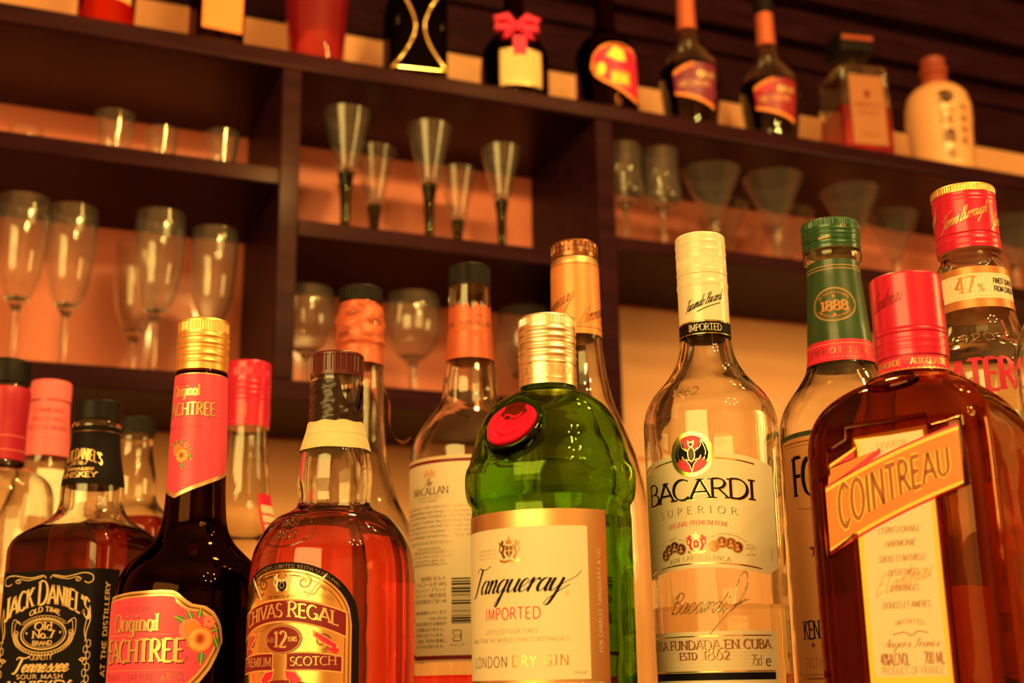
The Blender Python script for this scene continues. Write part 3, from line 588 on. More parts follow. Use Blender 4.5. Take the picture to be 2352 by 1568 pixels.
# ---- amber whisky with a taped neck
t = bottle('whisky_bottle', .1663, .6534, 0, -35, 'whisky bottle with reddish amber drink, masking tape round its neck and arched gold label')
pr = smooth_prof([(0, 37), (1.5, 40.5), (6, 42.4), (60, 42.6), (114, 42.5), (128.2, 41.0), (135.2, 38.6), (142.1, 34.6), (147.6, 29.2), (150.8, 22.6), (153.6, 19.4), (158.9, 18.9), (166, 19.5), (174, 19.3), (181.8, 18.1), (189, 16.2), (194, 14.7), (199, 14.0), (221, 13.6), (229, 13.2)])
vessel(t, pr, GL, 2.6, 8, liquid=LWHISKY, level=151)
screw_cap(t, 222.2, 235.3, 14.2, CAP['maroon'], 30, (224.4, 233.2), [], amp=.7, n=240)
mb = MB(); pz = [(196.5, 15.0), (199, 14.45), (206, 14.5), (214, 14.45), (220.6, 14.3)]; n = 144
ztop = lambda t_: 219.6 if abs(t_ - 1.34) > .62 else 219.6 - (15 + 2 * sin(t_ * 9)) * max(0, cos((t_ - 1.34) / .62 * pi / 2)) ** .6
vs = []
for j in range(31):
    for k in range(n):
        a = 2 * pi * k / n - pi; z = 195 + (ztop(a) - 195) * j / 30; r = r_at([P3(p) for p in pr], z)[0] + .14 + .34 * abs(sin(2 * a + z * .42)) + .16 * abs(sin(5 * a - z * .75)) + .10 * abs(sin(9 * a + z * .3)); vs.append((r * sin(a), -r * cos(a), z))
mb.add(vs, [(j * n + k, j * n + (k + 1) % n, (j + 1) * n + (k + 1) % n, (j + 1) * n + k) for j in range(30) for k in range(n)], CAP['foil']); o = mb.build('torn_neck_foil', t); o['label'] = 'torn crumpled black foil'
l = Lab(cyl(pr), .85); C = 15.5 * pi
l.cols(-C, C, lambda u: 182.4 + .15 * sin(u * .3), lambda u: 195.4 + .15 * sin(u * .4 + 1), CAP['tape'], 0, .9, 2); l.cols(-12, C, lambda u: 190.5, lambda u: 197.2 + .35 * sin(u * .6), CAP['tape'], 2, .9, 2); l.build('masking_tape', t)
l = Lab(cyl(pr, 42.5)); top = lambda u, w_=39.2, z=91.7, h=30.2: z + h * sqrt(max(0, 1 - (abs(u) / w_) ** 2.2)); G = I['gold']
l.cols(-39.2, 39.2, 40, top, I['black'], 0); l.cols(-35.5, 35.5, 40, lambda u: top(u, 35.5, 91.7, 26.9), G, 1)
for w_, h_, m_ in ((34.2, 25.6, 'brown'), (32.2, 23.6, 'bronze')): l.line([(-w_, 42), (-w_, 91.7)] + [(w_ * -cos(a), top(w_ * -cos(a), w_ + .01, 91.7, h_)) for a in [pi * k / 40 for k in range(1, 40)]] + [(w_, 91.7), (w_, 42)], .5, I[m_], 2)
l.text('CHIVAS BROTHERS LIMITED KEITH SCOTLAND', 0, 119.2, 1.7, I['tan'], 'rom', width=74, track=.25, warp=lambda x, y: ((37.3 - (y * .3)) * sin(x / 37.3 * .92) * 1.0, y - 28 * (1 - sqrt(max(0, 1 - abs(sin(x / 37.3 * .92)) ** 2.2)))), lay=1)
crest(l, .2, 112.0, 11.5, 13.5, (I['cream'], I['gold'], I['black']), 3); l.poly([(-2.2, 112.5), (2.6, 112.5), (2.4, 109.4), (.2, 107.6), (-2.0, 109.4)], I['black'], 4); l.ring(.2, 110.8, 1.2, 1.4, .3, I['ltgold'], 5)
l.text('THE PRINCE OF WHISKIES', .5, 104.4, 1.55, I['brown'], 'rom', width=18, warp=arch(.3, 9))
for sg in (-1, 1):
    l.spiral(sg * 12, 112, 3.6, sg * -1.4, pi / 2, .8, I['bronze']); l.spiral(sg * 12, 112, 4.6, sg * -1.0, pi / 2, .35, I['brown']); l.curve([(sg * 12, 107.4), (sg * 17, 106), (sg * 20, 109.5), (sg * 23, 107.6)], .8, I['bronze'])
    l.poly([(sg * 23.5, 116), (sg * 21.5, 112.4), (sg * 18.2, 109.4), (sg * 14, 104.2), (sg * 13, 104.6), (sg * 17.2, 110), (sg * 20.2, 113.6)], I['cream'], 3)
    for k in range(9): l.line([(sg * (20 + k * .9), 104.4 - k * .25), (sg * (18.6 + k * .9), 107 - k * .25)], .14, I['brown'], 2)
    l.spiral(sg * 21.5, 84, 4.2, sg * 1.5, -pi / 2, .9, I['bronze']); l.spiral(sg * 21.5, 84, 5.4, sg * 1.1, -pi / 2, .35, I['brown'])
    for k in range(14): a = radians(-30 + k * 8) * 1; l.line([(sg * (10.5 + 1.2 * cos(a)) + sg * k * .0, 84 - 5 + k * .8), (sg * (13.5 + 2 * cos(a)), 82 - 4.6 + k * .9)], .13, I['brown'], 2)
for k in range(40): l.line([(-22 + k * 1.15, 93 - 6.4 * ((-22 + k * 1.15) / 29) ** 2), (-22 + k * 1.13 + .4, 90.6 - 6.4 * ((-22 + k * 1.13) / 29) ** 2)], .13, I['brown'], 2)
bt = lambda u: 103.5 - 6.3 * (u / 32) ** 2; bb = lambda u: 94.0 - 6.6 * (u / 30) ** 2
l.cols(-33.4, 33.4, lambda u: bb(u) - .9, lambda u: bt(u) + .9, I['tan'], 3); l.cols(-32.6, 32.6, bb, bt, I['dkred'], 4)
l.text('CHIVAS REGAL', .6, 90.8, 6.4, I['ltgold'], 'serifb', width=57, hs=(1.12, 1, 1, 1, 1, 1, 1, 1.12, 1, 1, 1, 1), warp=arch(5.0, 29), lay=5, bold=.92)
for sg in (-1, 1): l.poly([(sg * 17, 89.2), (sg * 24, 85.6), (sg * 29.4, 82.2), (sg * 28.6, 79.6), (sg * 22, 82.6), (sg * 17, 86.4)], I['tan'], 3); l.poly([(sg * 18.4, 88.2), (sg * 24, 85.2), (sg * 28.4, 82.2), (sg * 27.8, 80.6), (sg * 22.4, 83.2), (sg * 18, 86.6)], I['red'], 4)
l.ell(1.0, 85.2, 11.2, 7.2, I['tan'], 3); l.ring(1.0, 85.2, 10.5, 6.7, .4, I['brown'], 4); l.ell(1.0, 85.2, 9.8, 6.1, I['dkred'], 4)
l.text('12', .1, 81.6, 7.4, I['ltgold'], 'serifb', width=7.4, lay=5); l.text('AGED', -5.9, 84.0, 2.1, I['ltgold'], 'serif', width=4.6, lay=5); l.text('YEARS', 6.9, 84.2, 2.1, I['ltgold'], 'serif', width=4.8, lay=5)
for sg, s_, cu in ((-1, 'PREMIUM', -16.2), (1, 'SCOTCH', 17.2)):
    a0, a1 = sorted((sg * 3.6, sg * 31.5)); tt = lambda u: 78.6 - 2.2 * ((abs(u) - 10) / 21) ** 2; bbb = lambda u: 71.2 - 1.4 * ((abs(u) - 10) / 21) ** 2
    l.cols(a0, a1, lambda u: bbb(u) - .7, lambda u: tt(u) + .7, I['tan'], 3); l.cols(a0 + .7, a1 - .7, bbb, tt, I['dkred'], 4); l.text(s_, cu, 72.9, 4.0, I['ltgold'], 'serif', width=22.5, lay=5, bold=1.2)
    l.poly([(sg * 2.5, 71.5), (sg * 9, 70.5), (sg * 12.5, 66.2), (sg * 10, 63.4), (sg * 4, 66)], I['tan'], 3); l.poly([(sg * 3.4, 70.6), (sg * 8.6, 69.8), (sg * 11.6, 66.4), (sg * 9.8, 64.6), (sg * 4.4, 67)], I['red'], 4); l.poly([(sg * 24, 80), (sg * 27, 81.4), (sg * 29.6, 80), (sg * 28.4, 77.8)], I['red'], 4)
l.cols(-14, 18, 56, lambda u: 66.4 - 2.4 * ((u - 2) / 16) ** 2, I['dkred'], 3); l.text('WHISKY', 2, 58.6, 4.6, I['ltgold'], 'serif', width=24, lay=4)
l.build('label', t)
ridge(t, 'embossed_seal', cyl(pr, 34), [[(14 * cos(a) - 2, 138 + 8.2 * sin(a)) for a in [2 * pi * k / 30 for k in range(31)]]] + text_paths('1801', -2, 133.5, 4.5, 14, 0) + text_paths('1801', -2, 140, 3.4, 12, 0), 0, .5, GL)

# ---- peach liqueur
t = bottle('liqueur_bottle', .1047, .7199, 0, -30, 'dark brown peach liqueur bottle with coral neck sleeve and gold screw cap', 1.018)
pr = smooth_prof([(0, 36), (1.5, 38.6), (6, 40.1), (50, 40.3), (93, 40.3), (108.1, 39.9), (119.5, 37.2), (125.2, 34.0), (130.9, 28.4), (137.0, 22.4), (142.8, 18.9), (148.6, 17.2), (161.6, 16.0), (173.7, 15.6), (198, 15.2), (232, 14.2), (234, 13.4), (258, 13)])
vessel(t, pr, GBROWN, 2.8, 8, liquid=LBLACK, level=150)
screw_cap(t, 230.6, 261.4, 14.2, CAP['gold'], 56, (254.2, 259.2), [(251, 1.5, .4), (247, 1.3, .4), (244.2, .4, -.5), (240.6, 1.6, .4), (236.6, 1.3, .35)])
l = Lab(cyl(pr, 15.4)); HC = 15.4 * pi; vb = lambda u: 160.4 + .43 * abs(u + 3.6) if u < 30 else 174.8 - .43 * (u - 30)
l.cols(-HC, HC, vb, 229.2, I['satin'], 0, 1, 4); l.cols(-HC, HC, lambda u: vb(u) + 2.3, 228.6, I['coral'], 1, 1, 4)
l.text('LIQUEUR', -1.6, 222.6, 2.2, I['dkred'], 'light', track=.3, width=12); l.text('Original', -1.6, 216.4, 6.2, I['ltgold'], 'cond', width=18, bold=.95)
for dd, m_, ly in ((.35, 'dkred', 2), (0, 'ltgold', 3)): l.text('PEACHTREE', -.8 + dd, 205.4 - dd, 7.0, I[m_], 'cond', width=35, track=.1, hs=(1.12,) + (1,) * 8, lay=ly)
l.line([(-18, 214.6), (15, 214.6)], .2, I['dkred']); l.line([(-18, 203.4), (15, 203.4)], .2, I['dkred']); l.text('STRAIGHT CLEAR PURE', -4, 197.8, 2.2, I['brown'], 'light', width=28)
peach_fruit(l, 5.0, -2.2, 184); l.build('neck_sleeve', t)
l = Lab(cyl(pr, 40.2)); tp = [(-62, 86), (-58, 97), (-50, 105), (-40, 108.5), (-12, 110.2), (6, 110.6), (12, 110.2), (15, 108.8), (19, 105.4), (22.2, 103.4), (28.6, 102.4), (33, 99.6), (36, 95.2), (37.6, 90.4), (38, 86)]
bp = [(-62, 70), (-58, 58), (-50, 52), (-8, 48), (8, 50), (20, 58), (28.2, 66.3), (32.3, 71.6), (36.0, 79.0), (38, 85.4)]; ft, fb = lerp_pts(tp), lerp_pts(bp)
def inset(m):
    return -62 + m, 38 - m, (lambda u: fb(u + (m if u < -20 else -m) * -.9 if u > 14 else u) + m), (lambda u: ft(u + m * .9 if u > 14 else u) - m)
for m, mat_, ly in ((0, I['ltgold'], 0), (1.3, I['bronze'], 1), (2.1, I['ltgold'], 2), (3.1, I['coral'], 3)):
    a0, a1, b_, t_ = inset(m); l.cols(a0, a1, lambda u, b_=b_: min(b_(u), 84), lambda u, t_=t_: max(t_(u), 84.5), mat_, ly, .8, 5)
l.text('LIQUEUR', -8.6, 100.2, 2.3, I['brown'], 'light', width=17.6, track=.3, lay=4); l.text('Original', -9.2, 90.5, 8.4, I['ltgold'], 'cond', width=30, lay=5, bold=.95); l.text('Original', -8.9, 90.2, 8.4, I['brown'], 'cond', width=30, lay=4, bold=.95)
l.line([(-40, 88.6), (-12, 88.6)], .25, I['tan'], 4); l.line([(-2, 88.6), (12, 88.6)], .25, I['tan'], 4)
for dd, m_, ly in ((.6, 'dkred', 4), (0, 'ltgold', 5)): l.text('PEACHTREE', -9 + dd, 75.4 - dd, 11.0, I[m_], 'cond', width=56, track=.1, hs=(1.12,) + (1,) * 8, lay=ly)
l.text('®', 20.5, 75.6, 2.2, I['brown'], 'light', lay=4); l.line([(-42, 71.4), (18, 71.4)], .2, I['tan'], 4); l.text('STRAIGHT CLEAR PURE', -13, 66.6, 3.0, I['brown'], 'light', width=36, lay=4); l.text('e70 CL', 14.5, 66.2, 3.6, I['bronze'], 'sans', width=12, lay=4); l.text('20% VOL', -9, 58, 3.2, I['brown'], 'light', lay=4)
peach_fruit(l, 8.2, 24, 87.2, 5); o = l.build('label', t); o['label'] = 'coral label edged in gold with two peaches'

# ---- square black-label whiskey
JP = [(0, 35, .28), (1.5, 36.6, .26), (5, 37.4, .25), (70, 37.5, .25), (146, 37.5, .25), (152, 37, .27), (157.5, 35.2, .34), (162, 31.6, .46), (166.5, 27.2, .66), (170.6, 23.8, .86), (175, 21.4, 1), (180, 20.1, 1), (188, 19.8, 1), (195, 19.4, 1), (203.6, 17.8, 1), (215, 15.9, 1), (223.8, 15.3, 1), (231, 15.9, 1), (234, 14.6, 1), (244, 14, 1)]
def scrolls(l, u, v, w_, mat_, sg):
    l.curve([(u + sg * 1.5, v + .2), (u + sg * 4, v + 2), (u + sg * .42 * w_, v + .8), (u + sg * .8 * w_, v + 2.6), (u + sg * w_, v + 1.2), (u + sg * 1.02 * w_, v - 2.2), (u + sg * .93 * w_, v - 3.6), (u + sg * .84 * w_, v - 2.4)], .55, mat_)
    l.curve([(u + sg * 4, v + 1.2), (u + sg * .45 * w_, v - .6), (u + sg * .66 * w_, v + .4), (u + sg * .76 * w_, v - .8), (u + sg * .7 * w_, v - 2.2), (u + sg * .64 * w_, v - 1.2), (u + sg * .74 * w_, v - .2)], .45, mat_)
t = bottle('whiskey_bottle', .0605, .8682, 0, -36, 'square whiskey bottle with a black label, black neck band and short black cap')
pr = smooth_prof(JP); vessel(t, pr, GL, 2.8, 8, 128, liquid=LDARK, level=164)
screw_cap(t, 234.6, 247.3, 15.7, CAP['black'], 0, (240, 241), [])
sq = square(JP); l = Lab(cyl(pr, 17.5)); HC = 17.5 * pi; l.cols(-HC, HC, 191.2, 229.4, I['black'], 0, 1.5, 3); l.line([(-HC, 226), (HC, 226)], .4, I['bronze'])
l.text("JACK DANIEL'S", 0, 203.6, 7.2, I['ltgold'], 'cond', width=31, warp=arch(3.6, 15), bold=.95); l.text('Old No.7', 0, 203.4, 3.0, I['ltgold'], 'ital', width=12, bold=1.5); l.text('Tennessee', 0, 199.8, 3.4, I['ltgold'], 'scriptb', width=21); l.text('WHISKEY', 0, 195.2, 3.4, I['ltgold'], 'heavy', width=25)
l.build('neck_label', t)
l = Lab(sq); Wt = I['tan']; CT = pm('ivory_label_print', (.90, .66, .34), .5)
l.cols(-44, 52, 40, 135.2, I['black'], 0, 1.4, 8)
for sg in (-1, 1): scrolls(l, 0, 130.2, 31, CT, sg)
l.text("JACK DANIEL'S", .4, 104.8, 11.4, CT, 'cond', width=61, hs=(1.15, 1, 1, 1, 1, 1.24, 1, 1, 1, 1, 1, 1, 1), warp=arch(10.2, 30.5), bold=.92)
l.text('OLD TIME', -.5, 107.6, 2.9, CT, 'heavy', width=22, warp=arch(3.0, 11.5), bold=1.1)
l.ring(-.6, 97.2, 16.0, 8.9, .85, CT); l.ring(-.6, 97.2, 14.4, 7.6, .3, CT)
for k in range(30):
    a = radians(170 + k * 200 / 29); uu, vv = -.6 + 20 * cos(a), 96.4 + 10.8 * sin(a); l.ring(uu, vv, 1.7, 1.0, .38, CT)
for k in range(15): a = radians(38 + k * 104 / 14); l.ring(-.6 + 18.4 * cos(a), 97.4 + 10.2 * sin(a), 1.1, .8, .26, CT)
for sg in (-1, 1): l.curve([(-.6 + sg * 17, 104), (-.6 + sg * 22, 106), (-.6 + sg * 22.5, 98), (-.6 + sg * 18.5, 90)], .45, CT); l.curve([(-.6 + sg * 16.5, 103), (-.6 + sg * 20, 104.5), (-.6 + sg * 20.5, 97), (-.6 + sg * 16, 90)], .4, CT); l.ell(-.6 + sg * 12, 98.0, .7, .7, CT, 2)
l.text('Old', -.8, 99.6, 4.6, CT, 'serifb', width=12.6, bold=1.3); l.text('No.7', -.6, 94.8, 4.4, CT, 'serifb', width=15.6, bold=1.3); l.text('BRAND', -1, 91.0, 2.5, CT, 'heavy', width=14, warp=arch(-.4, 7), bold=1.1)
l.text('QUALITY', -1, 82.2, 3.0, CT, 'serif', width=16, bold=1.15); l.text('Tennessee', -.6, 75.2, 8.6, CT, 'scriptb', width=38, bold=.9)
l.text('SOUR MASH', -1, 71.2, 2.5, CT, 'heavy', width=33, track=.2); l.text('WHISKEY', -.6, 64.2, 5.8, CT, 'heavy', width=44); l.text('®', 27, 108.6, 2.4, CT, 'light')
for sg in (-1, 1):
    l.curve([(sg * 31, 113), (sg * 29.4, 105), (sg * 28.4, 98), (sg * 30, 93)], .5, CT); l.curve([(sg * 31, 112), (sg * 31.6, 105), (sg * 29.8, 98), (sg * 29.4, 92)], .5, CT); l.poly([(sg * 28, 83.2), (sg * 25.6, 81.8), (sg * 28, 80.4), (sg * 30.4, 81.8)], CT, 2); l.poly([(sg * 28, 82.4), (sg * 26.8, 81.8), (sg * 28, 81.2), (sg * 29.2, 81.8)], I['black'], 3)
    for k in range(8): l.ring(sg * (30.6 + .9 * (-1) ** k), 91 - k * 3.4, 1.2, 2.1, .42, CT)
l.text('AT THE DISTILLERY', 42.8, 99.4, 3.4, CT, 'heavy', width=55, rot=pi / 2, track=.16, bold=1.1)
l.build('label', t)
# ---- its plain sister at the back
t = bottle('whiskey_bottle', .1043, 1.0691, 1, -26, 'half hidden square whiskey bottle with plain clear neck behind the black labelled one')
pr = smooth_prof([(z * .945, a, q) for z, a, q in JP]); vessel(t, pr, GL, 2.8, 8, 96, liquid=LDARK, level=150); screw_cap(t, 220.6, 234.6, 16.2, CAP['black'], 48, (222.5, 232), [])

# ---- orange liqueur in square brown glass
CPF = [(0, 38, .3), (1.5, 40.2, .28), (5, 41, .27), (80, 41, .27), (150, 41, .27), (160, 40.8, .28), (168, 40, .31), (175, 38, .36), (181, 34.8, .44), (186, 30.4, .56), (190, 25.4, .74), (193, 20.6, .95), (195.4, 17.2, 1), (198, 15.9, 1), (203, 15.4, 1), (206, 15, 1), (236, 14.6, 1)]
t = bottle('orange_liqueur_bottle', .3878, .4594, 0, -20, 'square brown glass orange liqueur bottle with a stepped yellow label and red cap')
pr = smooth_prof(CPF); vessel(t, pr, GAMBER, 3.0, 9, 128, liquid=glass('orange_liquor', (.96, .86, .7), 1.36), level=188)
screw_cap(t, 203, 242.3, 16.3, CAP['red'], 0, (240, 241), [(213.6, .45, -.4), (210, 1.6, .25), (206.5, 1.2, .2), (215.6, .5, -.2)])
l = Lab(cyl([(190, 16.3), (245, 16.3)]));
for uu in (-5, 30): l.text('Cointreau', uu, 226.5, 8, I['wine'], 'sign', width=16, warp=lambda x, y: (x, y + .22 * x), bold=.8)
l.build('cap_print', t)
l = Lab(cyl(pr, 15.9)); HC = 15.9 * pi; l.cols(-HC, HC, 195.6, 203.4, I['red'], 0, 1, 2); l.line([(-HC, 196.2), (HC, 196.2)], .9, I['satin']); l.line([(-HC, 203.2), (HC, 203.2)], .5, I['satin'])
for uu, s_ in ((-7.4, 'DU MONDE'), (13.6, 'AUX QUATRE'), (34, 'COINS'), (-28, 'DU MONDE')): l.text(s_, uu, 198.2, 2.9, I['ltgold'], 'serif', width=15 if len(s_) < 9 else 18, bold=1.3)
l.build('neck_band', t)
TN = pm('orange_brown_print', (.42, .12, .05), .55)
sq = square(CPF); l = Lab(sq, .1)
band = lambda u, v0: v0 + .5 * (u + 28) - .002 * (u + 28) ** 2           # rising banner
out = [(-30.5, 113.4), (-30.5, 146), (-27.6, 149), (-27, 158.5), (-18, 163), (-18, 168.5), (17.5, 169), (18.8, 163.8), (32.4, 166.5), (32.4, 138.4), (20, 134.4), (20, 40), (-17.5, 40), (-17.5, 122)]
mb = MB(); o2 = out + [out[0]]; mb.tube([sq(u, v, .2) for u, v in o2], 1.3, GAMBER, 8); o = mb.build('moulded_frame', t); o['label'] = 'raised glass frame round the label'
l.cols(-16.6, 18.8, 41, lambda u: band(u, 118) + 2, I['red'], 0); l.cols(-16.2, 18.4, 41.4, lambda u: band(u, 118), I['yellow'], 1); l.cols(-14, 16.4, 62.6, lambda u: band(u, 118), PAPER, 2)
l.poly([(-15.2, 148), (-15.2, 163.6), (17.6, 164.8), (18.4, 150)], I['yellow'], 0); l.poly([(-13.4, 150), (-13.4, 162), (16, 163), (16, 152)], PAPER, 1)
l.poly([(-27.5, 152), (-15, 158.4), (-15, 154.6), (-25, 152.2)], I['red'], 2); l.poly([(-27.5, 151), (-27.5, 152.6), (-14, 159.4), (-14, 158.2)], I['yellow'], 3); l.poly([(-28, 143.5), (-27, 151), (-6, 156.5), (-2, 156.2)], I['orange'], 3); l.poly([(-27.6, 143.6), (-3, 157.6), (-3, 155), (-24, 143.8)], I['red'], 4)
l.cols(-29.4, 31, lambda u: band(u, 114.6), lambda u: band(u, 144.2) - .055 * (u + 28), I['red'], 4); l.cols(-29.4, 31, lambda u: band(u, 115.8), lambda u: band(u, 143.2) - .055 * (u + 28), I['yellow'], 5); l.cols(-29.4, 31, lambda u: band(u, 117.4), lambda u: band(u, 141.6) - .055 * (u + 28), I['orange'], 6)
wf = lambda x, y: (x, y * (14.3 - .149 * x) / 17 + band(x + 1.2, 0))
l.text('COINTREAU', 1.2, 122.4, 17, I['yellow'], 'sansc', width=50, track=.12, warp=wf, lay=7, bold=1.35); l.text('COINTREAU', 1.2, 122.4, 17, TN, 'sansc', width=50, track=.12, warp=wf, lay=8, bold=.84)
l.text('LIQUEUR', 2.2, 157.2, 2.6, TN, 'rom', width=13, track=.2)
for vv, s_, w_ in ((121, "L'ESPRIT D'ORANGE,", 18), (115.4, 'HARMONIE', 13), (109.2, 'SUBTILE ET NATURELLE', 20), (103.4, 'DES ECORCES', 13), (97, "D'ORANGES", 12), (90.2, 'DOUCES ET AMERES', 20)): l.text(s_, 1.8, vv, 2.5, TN, 'ital', width=w_, lay=3, bold=1.2)
l.text('E Cointreau', 1, 98.5, 8, I['tan'], 'sign', width=24, warp=lambda x, y: (x, y + .3 * x), lay=3, bold=.8); l.text('IMPORTED', 2.6, 83.0, 1.8, TN, 'serif', width=12, track=.4, warp=arch(.8, 6), lay=3); l.curve([(-5, 79.4), (0, 80.4), (3, 79), (6, 80.6), (10, 79.8)], .4, TN, 3); l.text('Angers France', 2.4, 74.4, 3.4, TN, 'script', width=24, lay=3)
l.text('40%ALC/VOL', -5, 67.4, 4.6, TN, 'sansc', width=12, lay=3, bold=.8); l.text('700 ML', 11.6, 67.6, 4.6, TN, 'sansc', width=8.2, lay=3, bold=.8); l.text('PRODUCT OF FRANCE', 2, 63.6, 3.0, TN, 'light', width=26, lay=3); l.text('®', 14.8, 132.4, 2, TN, 'light', lay=3)
o = l.build('label', t); o['label'] = 'stepped yellow and cream label with a rising banner'
fm = facet(t, 0, 28.0, 188.2, 50)
mb = MB(); vs = []
for off, rr in ((-2, 11), (1.2, 11), (1.9, 10), (1.3, 8.6), (1.3, .2)): vs += [fm(rr * 1.1 * cos(2 * pi * k / 40), rr * .55 * sin(2 * pi * k / 40), off) for k in range(40)]
mb.add(vs, [(i * 40 + k, i * 40 + (k + 1) % 40, (i + 1) * 40 + (k + 1) % 40, (i + 1) * 40 + k) for i in range(4) for k in range(40)] + [tuple(reversed(range(40))), tuple(range(160, 200))], GAMBER); mb.build('moulded_seal', t, fix=True)

# ---- rear row -----------------------------------------------------------
t = bottle('malt_whisky_bottle', .2975, .8019, 1, -40, 'nearly empty malt whisky bottle with black cap, torn copper foil and printed back label', 1.034)
pr = smooth_prof([(0, 35), (1.5, 37.6), (6, 39.3), (60, 39.5), (152, 39.7), (164.2, 39.1), (173, 36.4), (180, 32.4), (186, 28.2), (191, 24.2), (196, 20.6), (200, 18.9), (205.6, 18.4), (213, 17.9), (221.1, 16.9), (229.4, 15.8), (242.1, 14.8), (243.4, 15.2), (246, 14.3), (276, 14.0), (287, 13.2)])
vessel(t, pr, GL, 2.8, 9, liquid=LWHISKY, level=24)
screw_cap(t, 277.2, 291.8, 14.2, CAP['black'], 64, (279, 289.8), [])
l = Lab(cyl(pr, 14.6), .2); HC = 14.6 * pi
l.cols(-HC, HC, 225.3, lambda u: 262.0 + 1.1 * sin(u * .9) + .8 * sin(u * 2.1 + 1) + (2.4 if -13 < u < -9 else 0) - 2.4 * max(0, 1 - abs(u - 11) / 3), CAP['copper'], 0, .5, 2.5)
for uu in (15.6, -13.4): l.text('THE', uu + 1, 253.6, 2.3, I['brown'], 'ital', width=5); l.text('MACALLAN', uu, 247.6, 3.4, I['brown'], 'serif', width=24, bold=1.1)
o = l.build('copper_foil', t); o['label'] = 'torn copper coloured neck foil'
l = Lab(cyl(pr, 39.5)); l.cols(-58, 58, 31.6, 156.6, PAPER, 0); l.cols(-58, 58, 152.6, 154.6, I['dkred'], 1); l.cols(-58, 58, 32.9, 35.4, I['dkred'], 1)
l.line([(-58, 155.8), (58, 155.8)], .5, I['tan']); l.line([(-58, 32.2), (58, 32.2)], .4, I['tan'])
for k in range(-2, 3): l.cols(-.8 + k * 1.9 - .7, -.8 + k * 1.9 + .7, 144, 146.6 + (2.2 if k in (-1, 1) else .8), I['tan'], 1)
l.text('The', -1.8, 138.6, 4.6, I['bronze'], 'script', width=6); l.text('MACALLAN', -1.6, 133.0, 4.4, I['brown'], 'serif', width=30, hs=(1.1,) + (1,) * 7, bold=1.15)
l.text('HIGHLAND SINGLE MALT', -1.6, 130.6, 1.3, I['bronze'], 'rom', width=21); l.text('SCOTCH WHISKY', -1.6, 128.4, 1.3, I['bronze'], 'rom', width=15)
for k, s_ in enumerate(('A lasting obsession with selecting exceptional', 'oak and ageing sublime spirit brings an unsurpassed', 'quality to The Macallan. Distilled at The Macallan', 'Estate in Speyside, Scotland, this legendary Single', 'Malt is slowly matured in selected sherry oak casks', 'from Jerez, Spain for a minimum of Ten years', 'resulting in a satisfyingly rich and complex Single Malt')): l.text(s_, -1, 124.4 - 3.0 * k, 1.75, I['bronze'], 'rom', width=62, bold=1.2)
l.text('PLEASE SAVOUR RESPONSIBLY', -2.2, 102.2, 1.8, I['bronze'], 'rom', width=37)
for k, s_ in enumerate(('DISTILLED AND BOTTLED BY:', 'THE MACALLAN DISTILLERS LTD', 'EASTER ELCHIES, CRAIGELLACHIE, SCOTLAND', 'To find out more, please visit', 'www.themacallan.com')): l.text(s_, -2, 99 - 2.5 * k, (1.3, 1.9, 1.2, 1.6, 2.2)[k], I['bronze'], 'rom', width=(20, 38, 36, 26, 30)[k], bold=1.1)
random.seed(11); vv = 81
while vv > 54: hgt = random.choice((.35, .35, .6, .9, 1.2)); l.cols(15.2, 27, vv - hgt, vv, I['black'], 1, 3); vv -= hgt + random.choice((.35, .5, .8))
l.line([(16.2, 47.6), (16.2, 50), (21, 50), (21, 43.6), (16.2, 43.6), (16.2, 46)], .55, I['black'])
def jp(l, txt, u, v, h, mat_, lay=2, anchor='LEFT', bold=0):
    c = bpy.data.curves.new('jp', 'FONT'); c.body = txt; c.size = h; c.align_x = anchor; c.resolution_u = 2; c.offset = bold
    o = bpy.data.objects.new('jp', c); COL.objects.link(o); bpy.context.view_layer.update(); dg = bpy.context.evaluated_depsgraph_get(); ev = o.evaluated_get(dg); me = ev.to_mesh()
    me.calc_loop_triangles(); V = [(u + p.co.x, v + p.co.y) for p in me.vertices]; tris = [tuple(V[i] for i in t_.vertices) for t_ in me.loop_triangles]
    ev.to_mesh_clear(); bpy.data.objects.remove(o); bpy.data.curves.remove(c)
    for t_ in tris: l.tri(t_, mat_, lay, 4)
for k, (s_, h) in enumerate((('原材料 モルト', 3.2), ('アルコール分 40%', 3.2), ('輸入者 サントリーブランド', 2.8), ('サントリー株式会社', 3.0), ('大阪市北区堂島浜2丁目1-40', 2.8), ('', 1), ('サントリー㈱お客様センターまで', 2.5), ('0120-139-310', 2.2), ('注文前が発生する場合が', 2.5), ('健全に影響はありません。', 2.5), ('法律で禁じられています。', 2.5), ('飲酒は、胎児・乳児の発育に', 2.5), ('影響するおそれがあります。', 2.5))):
    if s_: jp(l, s_, 12, 80 - 3.35 * k, h, I['brown'], 2, 'RIGHT')
jp(l, 'プラ', 18.6, 45.4, 2.6, I['black'], 2, 'CENTER'); jp(l, 'キャップ', 18.6, 40.6, 2.2, I['brown'], 2, 'CENTER')
l.build('back_label', t)

